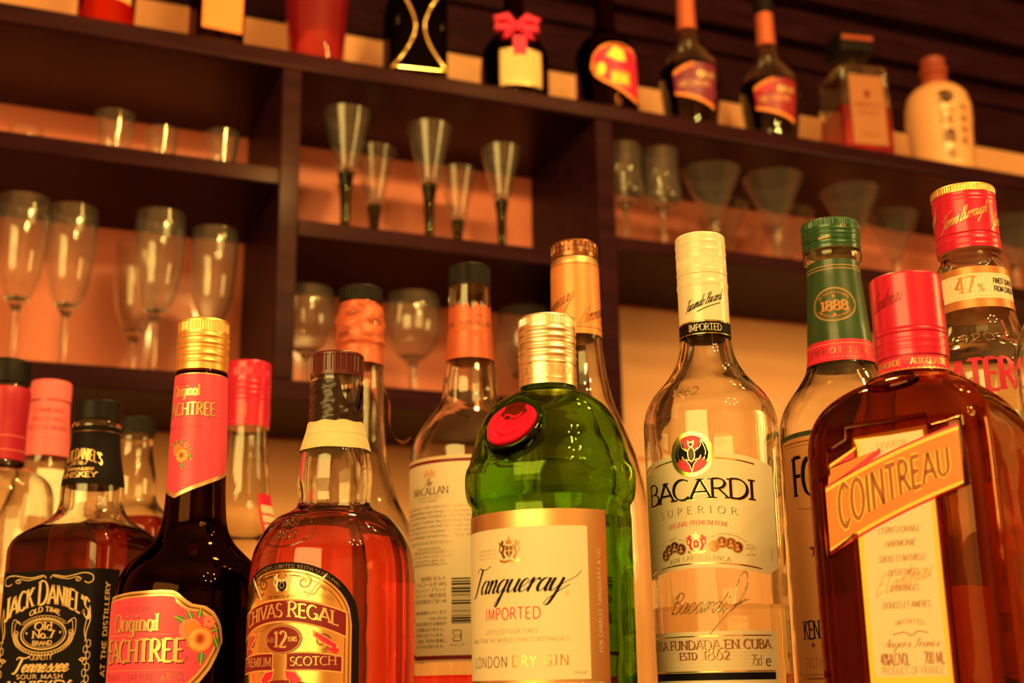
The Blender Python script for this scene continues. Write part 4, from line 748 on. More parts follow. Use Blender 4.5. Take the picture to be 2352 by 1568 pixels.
t = bottle('cognac_bottle', .3379, .7146, 1, -20, 'tall empty cognac bottle with studded bronze cap and copper gold sleeve, behind green gin')
pr = smooth_prof([(0, 38), (2, 41), (7, 43), (60, 43.4), (98, 43.2), (122.2, 42.2), (141.1, 38.8), (157.5, 34.0), (174.1, 27.4), (190.9, 21.4), (205, 18.5), (216.4, 17.0), (231.9, 16.0), (262, 15.5), (281, 15.1), (283, 14.2), (291, 14)])
vessel(t, pr, GL, 2.8, 9)
solid(t, 'cap', [(282.8, 13.8), (283, 15.0), (285.5, 15.2), (285.7, 14.9), (293.2, 14.9), (294.1, 14.2), (294.1, .5)] if 0 else [(282.8, 13.8), (283, 15.0), (285.4, 15.2), (285.6, 14.7), (286.2, 14.7), (286.3, 15.2), (288.6, 15.2), (288.7, 14.7), (289.4, 14.7), (289.5, 15.2), (292.2, 15.2), (292.4, 14.8), (293.8, 14.2), (294.1, 13.2), (294.1, .5)], CAP['bronze'], 240, lambda i, z, t_: -.55 if 286.2 < z < 292.3 and cos(24 * t_) < -.45 else 0)
l = Lab(cyl(pr, 15.7), .25); HC = 15.7 * pi; l.cols(-HC, HC, 230.5, 282.4, I['satin'], 0, 1.2, 2); l.cols(-HC, HC, 230.5, 278, pm('copper_gold_sleeve', (.86, .34, .13), .42, .35), 1, 1.2, 2)
for z_ in (277.2, 234.6): l.line([(-HC, z_), (HC, z_)], .5, I['brown'], 2)
for z_, d_ in ((268.4, .3), (270.6, .3)): l.line([(-HC, z_), (HC, z_)], 1.2, I['tan'], 1.4)
for uu, vv in ((-9, 247.5), (19, 240.6), (-37, 241)): l.text('Hennessy', uu, vv, 10, I['black'], 'sign', width=24, warp=lambda x, y: (x, y + .42 * x), bold=.7, lay=3)
o = l.build('neck_sleeve', t)

t = bottle('grain_spirit_bottle', .2409, .8806, 1, 0, 'tall empty clear bottle with black cap and crumpled copper neck foil, behind taped whisky', 1.055)
pr = smooth_prof([(0, 40), (2, 43), (6, 44.5), (60, 44.6), (98, 44.4), (110.8, 40.8), (125.3, 33.5), (139.9, 26.5), (160.6, 20.8), (184.5, 18.0), (215, 16.8), (233.5, 16.2), (245, 15.4), (249, 16.0), (263, 16.4), (267, 15.6), (276, 14.8), (284, 14.2)])
vessel(t, pr, GL, 2.6, 8)
screw_cap(t, 276.6, 287.7, 15.2, CAP['black'], 56, (278, 286), [])
mb = MB(); vs = []; n = 120; zs = [231.8 + k * (275.6 - 231.8) / 34 for k in range(35)]
for z in zs:
    for k in range(n):
        a = 2 * pi * k / n; r = r_at(pr, z)[0] + .35; cr = max(0, min(1, (z - 244) / 4)); r += cr * (.5 * sin(2 * a + z * .35) + .45 * sin(3 * a - z * .5 + 1) + .3 * abs(sin(5 * a + z * .8))) + 1.2 * math.exp(-((z - 247) / 1.8) ** 2); vs.append((r * sin(a), -r * cos(a), z))
mb.add(vs, [(j * n + k, j * n + (k + 1) % n, (j + 1) * n + (k + 1) % n, (j + 1) * n + k) for j in range(34) for k in range(n)], CAP['copper']); o = mb.build('neck_foil', t); o['label'] = 'crumpled copper neck foil'
mb = MB(); q = catmull([(15, 216), (20, 205), (20.5, 190), (24, 180), (30, 176.5), (35, 180)], 6)
vs = [];
for i, (x, z) in enumerate(q): wd = 2.6 + 1.4 * sin(i * .6); vs += [(x - .3, -14 - wd, z), (x + .5, -14 + wd, z - .6)]
mb.add(vs, [(2 * i, 2 * i + 1, 2 * i + 3, 2 * i + 2) for i in range(len(q) - 1)], CAP['copper']); mb.build('torn_foil_strip', t)

t = bottle('bourbon_bottle', .4529, .5983, 1, -4, 'bourbon bottle with green cap and green neck sleeve above a red band')
pr = smooth_prof([(0, 34), (1.5, 36.6), (6, 38.3), (60, 38.4), (128, 38.5), (156.1, 38.3), (166.4, 36.0), (174.1, 31.8), (181.9, 26.0), (189.7, 21.2), (196.5, 19.3), (214, 18.0), (232.1, 16.6), (256, 15.3), (258, 16.8), (261.4, 17.2), (264, 16.4), (267, 15.0), (278, 14.6)])
vessel(t, pr, GL, 2.8, 9, liquid=LWHISKY, level=30)
screw_cap(t, 263.0, 281.3, 17.0, CAP['green'], 72, (276.6, 280.2), [(274, 1.2, .35), (271.4, 1.0, .3), (265.4, .8, .25), (267.8, .3, -.3)])
l = Lab(cyl([(200, 17.0), (290, 17.0)]), .05); l.poly([(-6, 268.8), (-1.4, 269.0), (-1.4, 270.3), (.6, 268.9), (-1.4, 268.0), (-1.4, 268.2), (-6, 267.9)], I['tan'], 1); l.ring(9, 275.2, 1.5, 1.0, .3, I['tan'], 2); l.build('cap_print', t)
l = Lab(cyl(pr, 17.6), .15); HC = 17.6 * pi; l.cols(-HC, HC, 193.4, 255.6, I['darkgreen'], 0, 1, 3); l.cols(-HC, HC, 193.3, 206, I['red'], 1, 1, 3)
for z_ in (251.6, 249.6, 203.6, 195.4): l.line([(-HC, z_), (HC, z_)], .28, I['tan'], 2)
for k in range(-30, 31): l.line([(k * 1.8, 206.5), (k * 1.8, 249)], .07, I['black'], 1)
l.ring(0, 227.4, 13.2, 10.2, .35, I['tan']); l.ring(0, 227.4, 12.4, 9.5, .2, I['tan']); l.text('1888', 0, 223.6, 6.0, I['tan'], 'serifb', width=16.8, bold=1.45); l.text('1888', 0, 223.6, 6.0, I['darkgreen'], 'serifb', width=16.8, bold=1.15, lay=3); l.text('1888', 0, 223.7, 5.8, I['orange'], 'serifb', width=16.4, bold=.8, lay=4)
wt = lambda x, y: ((9.3 + y) * 1.06 * sin(x / 10), (9.3 + y) * .72 * cos(x / 10) - 6.7); wb = lambda x, y: ((11.0 - y) * 1.02 * sin(x / 10.6), -(11.0 - y) * .76 * cos(x / 10.6) + 8.36)
l.text('AN EXCEPTIONAL', 0, 234.0, 1.7, I['orange'], 'serif', width=21, track=.2, warp=wt); l.text('AMERICAN BOURBON', 0, 219.3, 1.7, I['orange'], 'serif', width=23, track=.2, warp=wb)
star = lambda cu, cv, r: [(cu + (r if k % 2 == 0 else r * .42) * sin(k * pi / 5), cv + (r if k % 2 == 0 else r * .42) * cos(k * pi / 5)) for k in range(10)]
l.poly(star(0, 232.4, 1.2), I['orange'], 2); l.poly(star(0, 221, 1.2), I['orange'], 2); l.text('IMPORTED', 0, 197.8, 3.4, I['bronze'], 'serif', width=33, track=.5, bold=1.2)
l.build('neck_sleeve', t)
l = Lab(cyl(pr, 38.4)); U0 = 46.5; l.cols(-U0, U0, 12, lambda u: 151.6 - 2.6 * (abs(u) / U0) ** 8, I['darkgreen'], 0); l.cols(-U0 + 1.8, U0 - 1.8, 16, lambda u: 148.8 - 2 * (abs(u) / U0) ** 8, I['tan'], 1)
for m, m_ in ((3.4, 'bronze'), (5.4, 'brown')): l.line([(-U0 + m, 18 + m - 3), (-U0 + m, 149.4 - m), (U0 - m, 149.4 - m), (U0 - m, 18 + m - 3), (-U0 + m, 18 + m - 3)], .7 if m < 4 else .25, I[m_], 2)
for dd, m_, ly in ((.7, 'ltgold', 2), (0, 'black', 3)): l.text('FORESTER', -.2 + dd, 116 - dd * .6, 20, I[m_], 'cond', width=66, hs=(1.08,) + (1,) * 7, lay=ly, bold=.95)
l.curve([(-31, 109.5), (-22, 108.5), (-10, 113), (0, 110), (12, 113), (24, 108.5), (31, 109.5)], .5, I['bronze']); l.poly(star(-20, 86, 5), I['dkred'], 2); l.poly(star(20, 86, 5), I['dkred'], 2)
l.text('BOURBON', 0, 62, 10, I['black'], 'serif', width=30); l.text('KENTUCKY STRAIGHT', 0, 39, 9.5, I['black'], 'serif', width=68, bold=1.2); l.poly(star(-27, 47.8 - 12, 1.8), I['dkred'], 2); l.text('DISTILLED AND BOTTLED BY', 0, 24, 5, I['bronze'], 'light', width=70)
l.build('label', t)

t = bottle('dry_gin_bottle', .498, .5342, 1, -16, 'clear gin bottle with tall red cap rimmed in gold and a 47 percent neck label')
pr = smooth_prof([(0, 35, 1), (1.5, 37.4, 1), (6, 38.6, 1), (60, 39, 1), (150, 39.4, 1), (168, 39.2, 1), (178, 37.6, 1), (186, 33, 1), (193, 26.6, 1), (200, 22.8, 1), (208, 20.9, 1), (218, 19.9, 1), (230, 19.4, 1), (236, 19.0, 1), (239, 18.0, 1), (241.4, 16.2, 1), (244, 15.6, 1), (280, 15, 1)])
vessel(t, pr, GL, 2.8, 9, liquid=LCLEAR, level=158)
screw_cap(t, 246.6, 281.0, 17.2, CAP['red'], 0, (279, 280), [(276.6, 1.0, .25), (274.4, .8, .25), (255.4, .4, -.45), (251.6, 1.8, .3), (248.4, .9, .25)], edge=.6)
screw_cap(t, 279.6, 284.4, 17.5, CAP['gold'], 72, (280.2, 283.4), [], name='cap_rim', edge=.9)
l = Lab(cyl([(240, 17.2), (290, 17.2)]), .3)
for uu in (3.6, -27, 33): l.text('James Burrough', uu, 262.2, 7.4, I['ltgold'], 'sign', width=26, warp=lambda x, y: (x, y + .3 * x), bold=.9)
l.build('cap_print', t)
l = Lab(cyl(pr, 19.5), .15); HC = 19.5 * pi; l.cols(-HC, HC, 210.8, 234.4, pm('copper_label_band', (.66, .27, .11), .35, .5), 0, 1.2, 3); l.cols(-HC, HC, 215.8, 230.2, PAPER, 1, 1.2, 3)
for k in range(-30, 31): l.line([(k * 2, 217.4), (k * 2, 228.6)], .12, I['tan'], 2)
for z_ in (217, 229): l.line([(-HC, z_), (HC, z_)], .2, I['tan'], 2)
for uu in (2.2, -40): l.text('47', uu - 1, 219.6, 9.0, pm('copper_numeral_print', (.62, .20, .06), .35, .3), 'serif', width=10.5, lay=3, bold=1.15); l.text('%', uu + 7.4, 219.6, 4.2, I['bronze'], 'light', width=3.2, lay=3, bold=1.3)
l.text('FINEST QUALITY', 24.5, 224.2, 3.0, I['black'], 'sansc', width=16, lay=3); l.text('FROM LONDON', 24.0, 219.6, 3.0, I['black'], 'sansc', width=15, lay=3); l.build('neck_label', t)
l = Lab(cyl(pr, 39.4)); l.text('BEEFEATER', -8, 160.6, 17.5, I['red'], 'cond', width=70, lay=2, bold=1.0); l.cols(-44, 30, 60, 150, PAPER, 0); l.text('LONDON DRY GIN', -8, 128, 7, I['red'], 'serif', width=60); l.build('front_label', t)
ridge(t, 'embossed_date', cyl(pr, 27), text_paths('1820', 4, 189.6, 5, 24, 0), 0, .5, GL)

t = bottle('vodka_bottle', .1725, .9449, 1, -20, 'clear bottle with bright red ribbed cap and red skirt, right of the peach liqueur', 1.041)
pr = smooth_prof([(0, 36), (2, 39), (6, 40), (95, 40.2), (104.8, 39.2), (116.8, 30.8), (132, 22.4), (147.4, 18.7), (175.3, 16.0), (199, 14.4), (240, 13.6)])
vessel(t, pr, GL, 2.6, 8, liquid=LCLEAR, level=140)
screw_cap(t, 198.6, 246.3, 15.9, CAP['red'], 90, (235, 240.6), [(229.6, 1.7, .4), (225.4, 1.6, .4), (221.6, 1.4, .35), (217.6, .4, -.3)], amp=.16)
l = Lab(cyl([(190, 15.9), (250, 15.9)]), .2); l.line([(-49, 201), (49, 201)], .4, I['coral']); 
for uu in (1.5, 30): l.line([(uu - 2.6, 204.6), (uu + 2.6, 204.6), (uu + 2.6, 214), (uu - 2.6, 214), (uu - 2.6, 204.6)], .5, I['pink']); l.poly([(uu - 1.4, 206), (uu + 1.4, 206), (uu + .9, 210), (uu, 212.8), (uu - .9, 210)], I['pink'], 2)
l.build('cap_print', t)
l = Lab(cyl(pr, 30)); l.cols(26, 60, 96, 150, I['red'], 0); l.cols(29, 57, 96, 142, PAPER, 1); l.build('label', t)

t = bottle('single_malt_bottle', .0406, 1.168, 1, 0, 'bottle with coral pink cap and matching printed neck sleeve at the left', 1.07)
pr = smooth_prof([(0, 35), (2, 38), (6, 39), (120, 39.2), (140, 38), (154, 32.4), (167.6, 26.1), (185.1, 20.8), (201, 18.0), (247, 15.6), (260, 14.6)])
vessel(t, pr, GL, 2.6, 8, 80, liquid=LWHISKY, level=60)
screw_cap(t, 247.4, 264.2, 16.2, CAP['pink'], 60, (249, 261), [], amp=.2, edge=2.4)
l = Lab(cyl(pr, 17.0), .2); HC = 17 * pi; l.cols(-HC, HC, 201.5, 246.2, CAP['pink'], 0, 1.2, 3); l.line([(-HC, 215.5), (HC, 215.5)], .6, I['coral'])
for k, (s_, w_) in enumerate((('LOWMOWNE', 26), ('SINGLE MALT', 31), ('SCOTCH WHISKY', 35))): l.text(s_, .5, 236.4 - 7.2 * k, 3.6, I['dkred'], 'serif', width=w_, bold=1.2)
l.build('neck_sleeve', t)
l = Lab(cyl(pr, 22)); l.cols(-6, 26, 150, 190, PAPER, 0); l.text('12', 6, 176, 5, I['tan'], 'serif'); l.build('label', t)

t = bottle('aperitif_bottle', .0035, 1.044, 1, 0, 'clear shouldered bottle with faceted black cap and deep red neck sleeve, left edge', .9615)
pr = smooth_prof([(0, 39), (2, 42), (6, 43.2), (115, 43.4), (166, 43.2), (175, 41.6), (181, 38.4), (186, 33), (189.6, 25), (192, 20.4), (196, 18.3), (228, 18.0), (254, 18.8), (259, 17), (275, 16)])
vessel(t, pr, GL, 2.6, 8, 80, liquid=LRED, level=42)
solid(t, 'cap', [(259.4, 17.6), (260, 18.6), (274, 18.6), (278, 17.8), (279.4, 16), (279.4, .5)], CAP['black'], 12)
l = Lab(cyl(pr, 18.2), .25); HC = 18.2 * pi; l.cols(-HC, HC, 197, 256, I['wine'], 0, 1.5, 3); l.cols(-HC, HC, 197.2, 256, pm('deep_red_sleeve', (.46, .010, .05), .4), 1, 1.5, 3)
for z_ in (216, 204.6): l.line([(-HC, z_), (HC, z_)], .5, I['pink'], 2)
l.build('neck_sleeve', t)

t = bottle('clear_spirit_bottle', .469, .4412, 0, 0, 'clear bottle cut off by the right edge, beside the red capped gin')
pr = smooth_prof([(0, 25), (2, 27.4), (6, 28.2), (190, 28.6), (206, 28.0), (218, 25), (230, 19.5), (240, 15.6), (262, 14.6), (276, 14)]); vessel(t, pr, GL, 2.6, 8, 80); screw_cap(t, 264, 284, 14.8, CAP['black'], 48, None, [])

# ================================================================== riser and counter (row runs at an angle to the cabinet)
RL, RN = Vector((.6790, -.7341, 0)), Vector((.7341, .6790, 0))
RM = Matrix((RL, RN, Vector((0, 0, 1)))).transposed().to_4x4()
def rbox(mb, a0, a1, n0, n1, z0, z1, mat): mb.box(a0 * 1000, a1 * 1000, n0 * 1000, n1 * 1000, z0 * 1000, z1 * 1000, mat, RM)
t = thing('bottle_riser', (0, 0, 0), 0, 'two step dark wooden riser under the front bottles', 'display riser')
mb = MB(); rbox(mb, -.93, .14, .49, .679, 1.10, 1.14, WOOD); mb.build('front_step', t, False)
mb = MB(); rbox(mb, -.93, .14, .6795, .87, 1.10, 1.185, WOOD); mb.build('rear_step', t, False)
t = thing('bar_counter', (0, 0, 0), 0, 'dark wooden bar counter carrying the bottle riser', 'counter')
mb = MB(); rbox(mb, -.96, .20, .36, .90, 1.06, 1.0995, WOOD); mb.build('worktop', t, False)
mb = MB(); rbox(mb, -.93, .16, .44, .86, 0, 1.0595, WOOD); mb.build('base', t, False)

# ================================================================== wall cabinet with orange back panels
YF, YM = 1.42, 1.645
SH = {'top': (1.940, 1.965), 'left': (1.787, 1.808), 'centre': (1.725, 1.746), 'right': (1.757, 1.776), 'low': (1.524, 1.549)}
D1, D2, XL, XR = (.286, .310), (.709, .734), -.62, 2.3
t = thing('wall_cabinet', (0, 0, 0), 0, 'dark lacquered wall cabinet with open compartments and an orange back', 'cabinet')
def cb(name, x0, x1, z0, z1, y0=YF, y1=YM - .001, mat=WOOD, lab=None):
    mb = MB(); mb.box(x0 * 1000, x1 * 1000, y0 * 1000, y1 * 1000, z0 * 1000, z1 * 1000, mat); o = mb.build(name, t, False)
    m = o.modifiers.new('edge', 'BEVEL'); m.width = .004 if mat is not WOOD else .0015; m.segments = 3
    if lab: o['label'] = lab
    return o
WOODG = WOOD.copy(); WOODG.name = 'glossy_shelf_wood'; gb_ = WOODG.node_tree.nodes['Principled BSDF']; gb_.inputs['Roughness'].default_value = .3; gb_.inputs['Specular IOR Level'].default_value = .12
cb('shelf', XL, XR, *SH['top'], lab='long glossy top shelf', mat=WOODG); cb('shelf', XL, D1[0], *SH['left']); cb('shelf', D1[1], D2[0], *SH['centre']); cb('shelf', D2[1], XR, *SH['right']); cb('shelf', XL, D2[1], *SH['low'])
cb('divider', *D1, SH['low'][1], SH['top'][0]); cb('divider', *D2, SH['low'][1], SH['top'][0]); cb('divider', XL - .024, XL, .9, 2.25); cb('divider', 1.9, 1.924, SH['right'][1], SH['top'][0])
LITP = pm('lit_orange_panel', (.86, .44, .22), .5, coat=.2, noise=.05, nscale=3)  # lighter copy of the panel colour, stronger lamplight put into it
panel = pm('glossy_orange_panel', (.82, .225, .14), .5, coat=.35, noise=.06, nscale=3)
cb('back_panel', XL, XR, SH['top'][0] + .005, 2.128, YM, YM + .012, LITP, 'orange strip behind the top shelf, coloured as brightly lit'); cb('back_panel', XL, XR, .9, 1.5235, YM, YM + .012, LITP, 'orange wall board under the low shelf, coloured as brightly lit'); cb('back_panel', D2[1], XR, 1.5237, SH['right'][0] - .001, YM, YM + .012, LITP, 'orange wall board right of the dividers, coloured as brightly lit'); cb('back_panel', XL, D2[1] - .0002, 1.5237, SH['top'][0] + .004, YM, YM + .012, panel, 'glossy orange board behind the glasses'); cb('back_panel', D2[1], XR, SH['right'][0] - .0008, SH['top'][0] + .004, YM, YM + .012, panel, 'glossy orange back panel'); cb('upper_panel', XL, XR, 2.128, 2.62, YM - .006, YM + .012, lab='dark wood upper panel')
for z0, z1, d in ((2.205, 2.235, .012), (2.235, 2.245, .004), (2.245, 2.30, .03), (2.30, 2.312, .006), (2.312, 2.40, .05), (2.40, 2.415, .03), (2.415, 2.50, .08)): cb('cornice', XL, XR, z0, z1, YM - .006 - d, YM - .006)
cb('cupboard_base', XL, XR, 0, .90, 1.36, 1.64)

# ================================================================== room
WALLP = pm('warm_plaster', (.80, .46, .33), .85, noise=.06, nscale=6, bump=.1)
CEILP = pm('ceiling_plaster', (.70, .40, .28), .9, noise=.05, nscale=5)
def room(name, x0, x1, y0, y1, z0, z1, mat):
    mb = MB(); mb.box(x0 * 1000, x1 * 1000, y0 * 1000, y1 * 1000, z0 * 1000, z1 * 1000, mat); return tag(mb.build(name, None, False), kind='structure')
room('floor', -2.7, 3.7, -3.1, 1.76, -.05, 0, WOOD)
room('ceiling', -2.7, 3.7, -3.1, 1.76, 2.75, 2.8, CEILP)
room('wall_back', -2.7, 3.7, 1.66, 1.76, 0, 2.75, WALLP); room('wall_front', -2.7, 3.7, -3.1, -3.0, 0, 2.75, WALLP)
room('wall_left', -2.7, -2.6, -3.0, 1.66, 0, 2.75, WALLP); room('wall_right', 3.6, 3.7, -3.0, 1.66, 0, 2.75, WALLP)

# ================================================================== unseen lamps, some added for fill
BRASS = pm('brass', (.75, .45, .14), .25, 1); BULB = pm('glowing_bulb', (1, .8, .5), .4, emit=14); PAPERLIT = pm('lit_lantern_paper', (.9, .7, .4), .7, emit=2.2)
for i, x in enumerate((.1, .9, 1.7)):  # cans added round the top shelf spots
    t = thing('added_downlight', (x, .55, 0), 0, ('left', 'middle', 'right')[i] + ' of three brass downlights added to light the top shelf', 'lamp')
    mb = MB(); rings(mb, [(2640, 42, 1), (2750, 42, 1), (2749, 38, 1), (2645, 38, 1)], BRASS, 32, False, False); mb.build('can', t)
t = thing('added_fill_bar', (.5, -1.88, 0), 0, 'long brass lamp bar added for fill light', 'lamp')
mb = MB(); mb.box(-610, 610, -25, 110, 2520, 2600, BRASS); mb.build('housing', t, False)  # housing added for the front wall fill
mb = MB(); [mb.tube([(x, 40, 2600), (x, 40, 2750)], 5, BRASS) for x in (-450, 450)]; mb.build('hanger', t)
t = thing('chandelier', (.62, -.52, 0), 0, 'small brass ring chandelier with six round bulbs', 'lamp')
mb = MB(); mb.tube([(240 * cos(a), 240 * sin(a), 2290) for a in [2 * pi * k / 36 for k in range(37)]], 7, BRASS); mb.build('ring', t)
mb = MB(); mb.tube([(0, 0, 2750), (0, 0, 2560)], 6, BRASS); [mb.tube([(0, 0, 2570), (236 * cos(a), 236 * sin(a), 2292)], 3, BRASS) for a in (0, 2.09, 4.19)]; mb.build('stem', t)
for k in range(6):
    mb = MB(); a = k * pi / 3; rings(mb, [(2285, 9, 1), (2272, 10, 1)], BRASS, 20); o = mb.build('socket', t); o.location = (.24 * cos(a), .24 * sin(a), 0)
def hang(x, y, z, label):
    t = thing('pendant_lamp', (x, y, 0), 0, label, 'lamp')
    mb = MB(); rings(mb, [(z * 1000 + 20, 62, 1), (z * 1000 + 62, 40, 1), (z * 1000 + 86, 16, 1), (z * 1000 + 92, 15, 1), (z * 1000 + 60, 37, 1), (z * 1000 + 20, 59, 1)], BRASS, 40, False, False); mb.build('lamp_shade', t)
    mb = MB(); mb.tube([(0, 0, z * 1000 + 85), (0, 0, 2750)], 3, CAP['black']); mb.build('cord', t)
hang(*PEND[0], 'left brass pendant lamp over the bar'); hang(*PEND[1], 'right brass pendant lamp over the bar'); hang(*PEND[2], 'low brass pendant lamp added to brighten the left panels')
for (p, a, e, sx, sy), lb in zip(LANT, ('wide paper screen lamp on wooden legs at the left', 'square paper lantern on a wooden post at the right')):
    dx, dy = a[0] - p[0], a[1] - p[1]; L_ = sqrt(dx * dx + dy * dy); bx, by = p[0] - .10 * dx / L_, p[1] - .10 * dy / L_
    t = thing('paper_lantern', (bx, by, 0), atan2(dy, dx) - pi / 2, lb, 'lamp')
    z0 = p[2] * 1000; hx, hz = sx * 500 + 10, sy * 500 + 10; mb = MB(); mb.box(-hx, hx, -90, 60, z0 - hz, z0 + hz, PAPERLIT); mb.build('lamp_shade', t, False)
    for u_ in (-hx * .8, hx * .8): mb = MB(); mb.tube([(u_, -15, 0), (u_, -15, z0 - hz - 1)], 18, WOOD, 12); mb.build('leg', t)

# ================================================================== glasses on the shelves
def stem(name, prof_out, loc, label, group, mats=(GTHIN,), wall=.9, cup=0, split=None, n=56):
    """prof_out: (z, r) foot to rim; cup = height of the inside bottom"""
    t = thing(name, loc, 0, label, 'glass', group); p = smooth_prof(prof_out, 2.5)
    lo = [q for q in p if q[0] <= (split or -1)]; hi = [q for q in p if q[0] >= (split or -1)]
    inn = [(z, max(r - wall, .4), 1) for z, r, _ in p if z > cup + .5]; inn = [(cup, .3, 1)] + inn
    mb = MB(); rings(mb, hi + inn[::-1], mats[0], n); mb.build('bowl', t)
    if split: mb = MB(); rings(mb, lo + [(lo[-1][0] + .3, lo[-1][1] * .98, 1)], mats[-1], n); mb.build('stem', t)
    return t
def place(proto, x, y, z, label, s=1, first=[0]):
    c = copy_tree(proto) if proto.get('used') else proto; proto['used'] = 1
    if 'used' in c and c is not proto: del c['used']
    c.location = (x, y, z); c.scale = (s, s, s); c['label'] = label; c['group'] = proto['group']
    return c
# champagne flutes, lower left compartment
fl = stem('champagne_flute', [(0, 30), (1.5, 30), (4, 14), (8, 4.6), (40, 3.6), (66, 4), (74, 8), (84, 15), (110, 24), (150, 28), (176, 28.5), (198, 27.2)], (0, 0, 0), '', 'champagne flutes in the lower left compartment', cup=79, split=74)
zl = SH['low'][1]
for x, y, s, lb in ((.007, 1.468, 1.0, 'champagne flute nearest the left edge on the low shelf'), (.060, 1.472, .98, 'second champagne flute from the left on the low shelf'), (.157, 1.466, 1.0, 'tall front champagne flute behind the gold cap, third from the left'), (.143, 1.56, .98, 'champagne flute set back between two others'), (.222, 1.474, .95, 'champagne flute nearest the divider, right of the others')): place(fl, x, y, zl, lb, s)
# trumpet glasses with smoky stems, centre compartment
tr = stem('trumpet_glass', [(0, 26), (1.5, 26), (4, 12), (10, 6.4), (30, 6), (60, 7.2), (82, 10.2), (86, 11), (110, 17), (140, 24.5), (164, 30)], (0, 0, 0), '', 'trumpet glasses in the centre compartment', (GTHIN, GSMOKE), cup=90, split=84)
zc = SH['centre'][1]
for x, y, s, lb in ((.377, 1.458, 1.0, 'trumpet glass nearest the left divider with dark stem'), (.487, 1.458, .985, 'trumpet glass in the middle of the centre compartment'), (.588, 1.462, .90, 'trumpet glass on the right of the centre compartment'), (.4405, 1.55, .975, 'small trumpet glass behind the left one'), (.559, 1.55, .90, 'small trumpet glass behind the middle one')): place(tr, x, y, zc, lb, s)
# wine goblets, lower centre compartment
gb = stem('wine_goblet', [(0, 30), (1.5, 30), (4, 12), (8, 5), (22, 4.5), (40, 5), (48, 10), (58, 22), (80, 33.5), (105, 35), (131, 31)], (0, 0, 0), '', 'wine goblets in the lower centre compartment', cup=52, split=47)
for x, y, s, lb in ((.470, 1.470, 1.0, 'wine goblet between the copper foil bottle and the black capped malt'), (.336, 1.472, .96, 'wine goblet beside the left divider on the low shelf'), (.655, 1.55, 1.16, 'faint wine goblet behind the champagne coloured cap')): place(gb, x, y, zl, lb, s)
# tumblers, upper left compartment
tb = stem('shot_tumbler', [(0, 14), (1, 15.5), (5, 16.4), (30, 19), (54, 21)], (0, 0, 0), '', 'shot tumblers in the upper left compartment', cup=8, wall=1.6)
zt = SH['left'][1]
for x, y, s, lb in ((.098, 1.468, 1.08, 'tallest shot tumbler, left of three on the upper left shelf'), (.153, 1.474, .92, 'middle shot tumbler of the three on the upper left shelf'), (.2235, 1.466, .98, 'shot tumbler nearest the divider on the upper left shelf'), (.001, 1.53, .96, 'low shot tumbler at the left edge of the photo')): place(tb, x, y, zt, lb, s)
# cordial glasses and martini glasses, right compartment
zr = SH['right'][1]
sg = stem('cordial_glass', [(0, 27), (1.5, 27), (4, 11), (8, 4.2), (50, 3.6), (62, 5), (66, 12), (72, 22), (82, 26.6), (92, 26), (110, 24.6), (150, 25)], (0, 0, 0), '', 'tulip cordial glasses by the right divider', cup=67, split=63)
place(sg, .771, 1.462, zr, 'tulip cordial glass touching the right divider', .99); place(sg, .829, 1.462, zr, 'second tulip cordial glass from the right divider', 1.0)
mg = stem('martini_glass', [(0, 32), (1.5, 32), (4, 14), (8, 5), (30, 4.6), (46, 6.2), (56, 5.6), (64, 9), (80, 17), (110, 31), (136, 43)], (0, 0, 0), '', 'martini glasses in the right compartment', cup=63, split=59)
for x, y, s, lb in ((.915, 1.470, 1.0, 'martini glass behind the cream cap'), (1.019, 1.470, 1.03, 'martini glass midway between the cream and green caps'), (1.155, 1.470, 1.02, 'martini glass right above the green cap'), (1.278, 1.53, 1.0, 'smaller martini glass between the green and the tall red cap'), (1.0, 1.585, 1.0, 'faint martini glass set back between the first two'), (1.118, 1.585, 1.02, 'faint martini glass set back beside the second'), (1.478, 1.49, 1.02, 'martini glass right of the tall red cap'), (1.584, 1.57, 1.05, 'martini glass cut by the right edge of the photo')): place(mg, x, y, zr, lb, s)

# ================================================================== bottles on the top shelf
ZT = SH['top'][1]
def tshelf(name, x, label, turn=0, y=1.474, cat='bottle'): return thing(name, (x, y, ZT), radians(turn), label, cat)
FACE = 20
t = tshelf('spirit_bottle', .0792, 'amber bottle of which only the base shows, first on the top shelf at the left', -3)
pr = smooth_prof([(0, 30), (2, 33), (8, 34), (150, 34), (175, 22), (190, 14), (260, 13)]); vessel(t, pr, glass('pale_amber', (.9, .55, .25)), 2.5, 8, 64, liquid=LWHISKY, level=140); screw_cap(t, 240, 266, 14, CAP['black'], 0, None, [])
l = Lab(cyl(pr)); l.cols(-20, 32, 40, 110, I['tan'], 0); l.build('label', t)
t = tshelf('boxy_spirit_bottle', .2112, 'dark bottle with a pale amber label, second on the top shelf', 4)
pr = smooth_prof([(0, 26, .3), (2, 29, .26), (8, 30, .25), (170, 30, .25), (185, 20, .7), (195, 12, 1), (260, 12, 1)]); vessel(t, pr, GBROWN, 2.5, 8, 80, liquid=LDARK, level=160); screw_cap(t, 240, 264, 13.5, CAP['gold'], 0, None, [])
l = Lab(square(pr)); l.cols(-24, 26, 24, 120, I['orange'], 0); l.cols(-22, 24, 27, 118, pm('amber_label_paper', (.80, .30, .07), .6), 1); l.build('label', t)
t = tshelf('bitter_aperitif_bottle', .3381, 'bright red tapered aperitif bottle, third on the top shelf', -13)
pr = smooth_prof([(0, 32), (2, 34), (6, 35), (80, 39), (150, 42), (175, 34), (200, 16), (270, 14)]); RL_ = glass('bright_red_liqueur', (1, .30, .24), 1.36); add_diffuse(RL_, .4, (.85, .03, .07)); vessel(t, pr, GL, 2.4, 6, 72, liquid=RL_, level=158); screw_cap(t, 255, 275, 15, CAP['red'], 0, None, [])
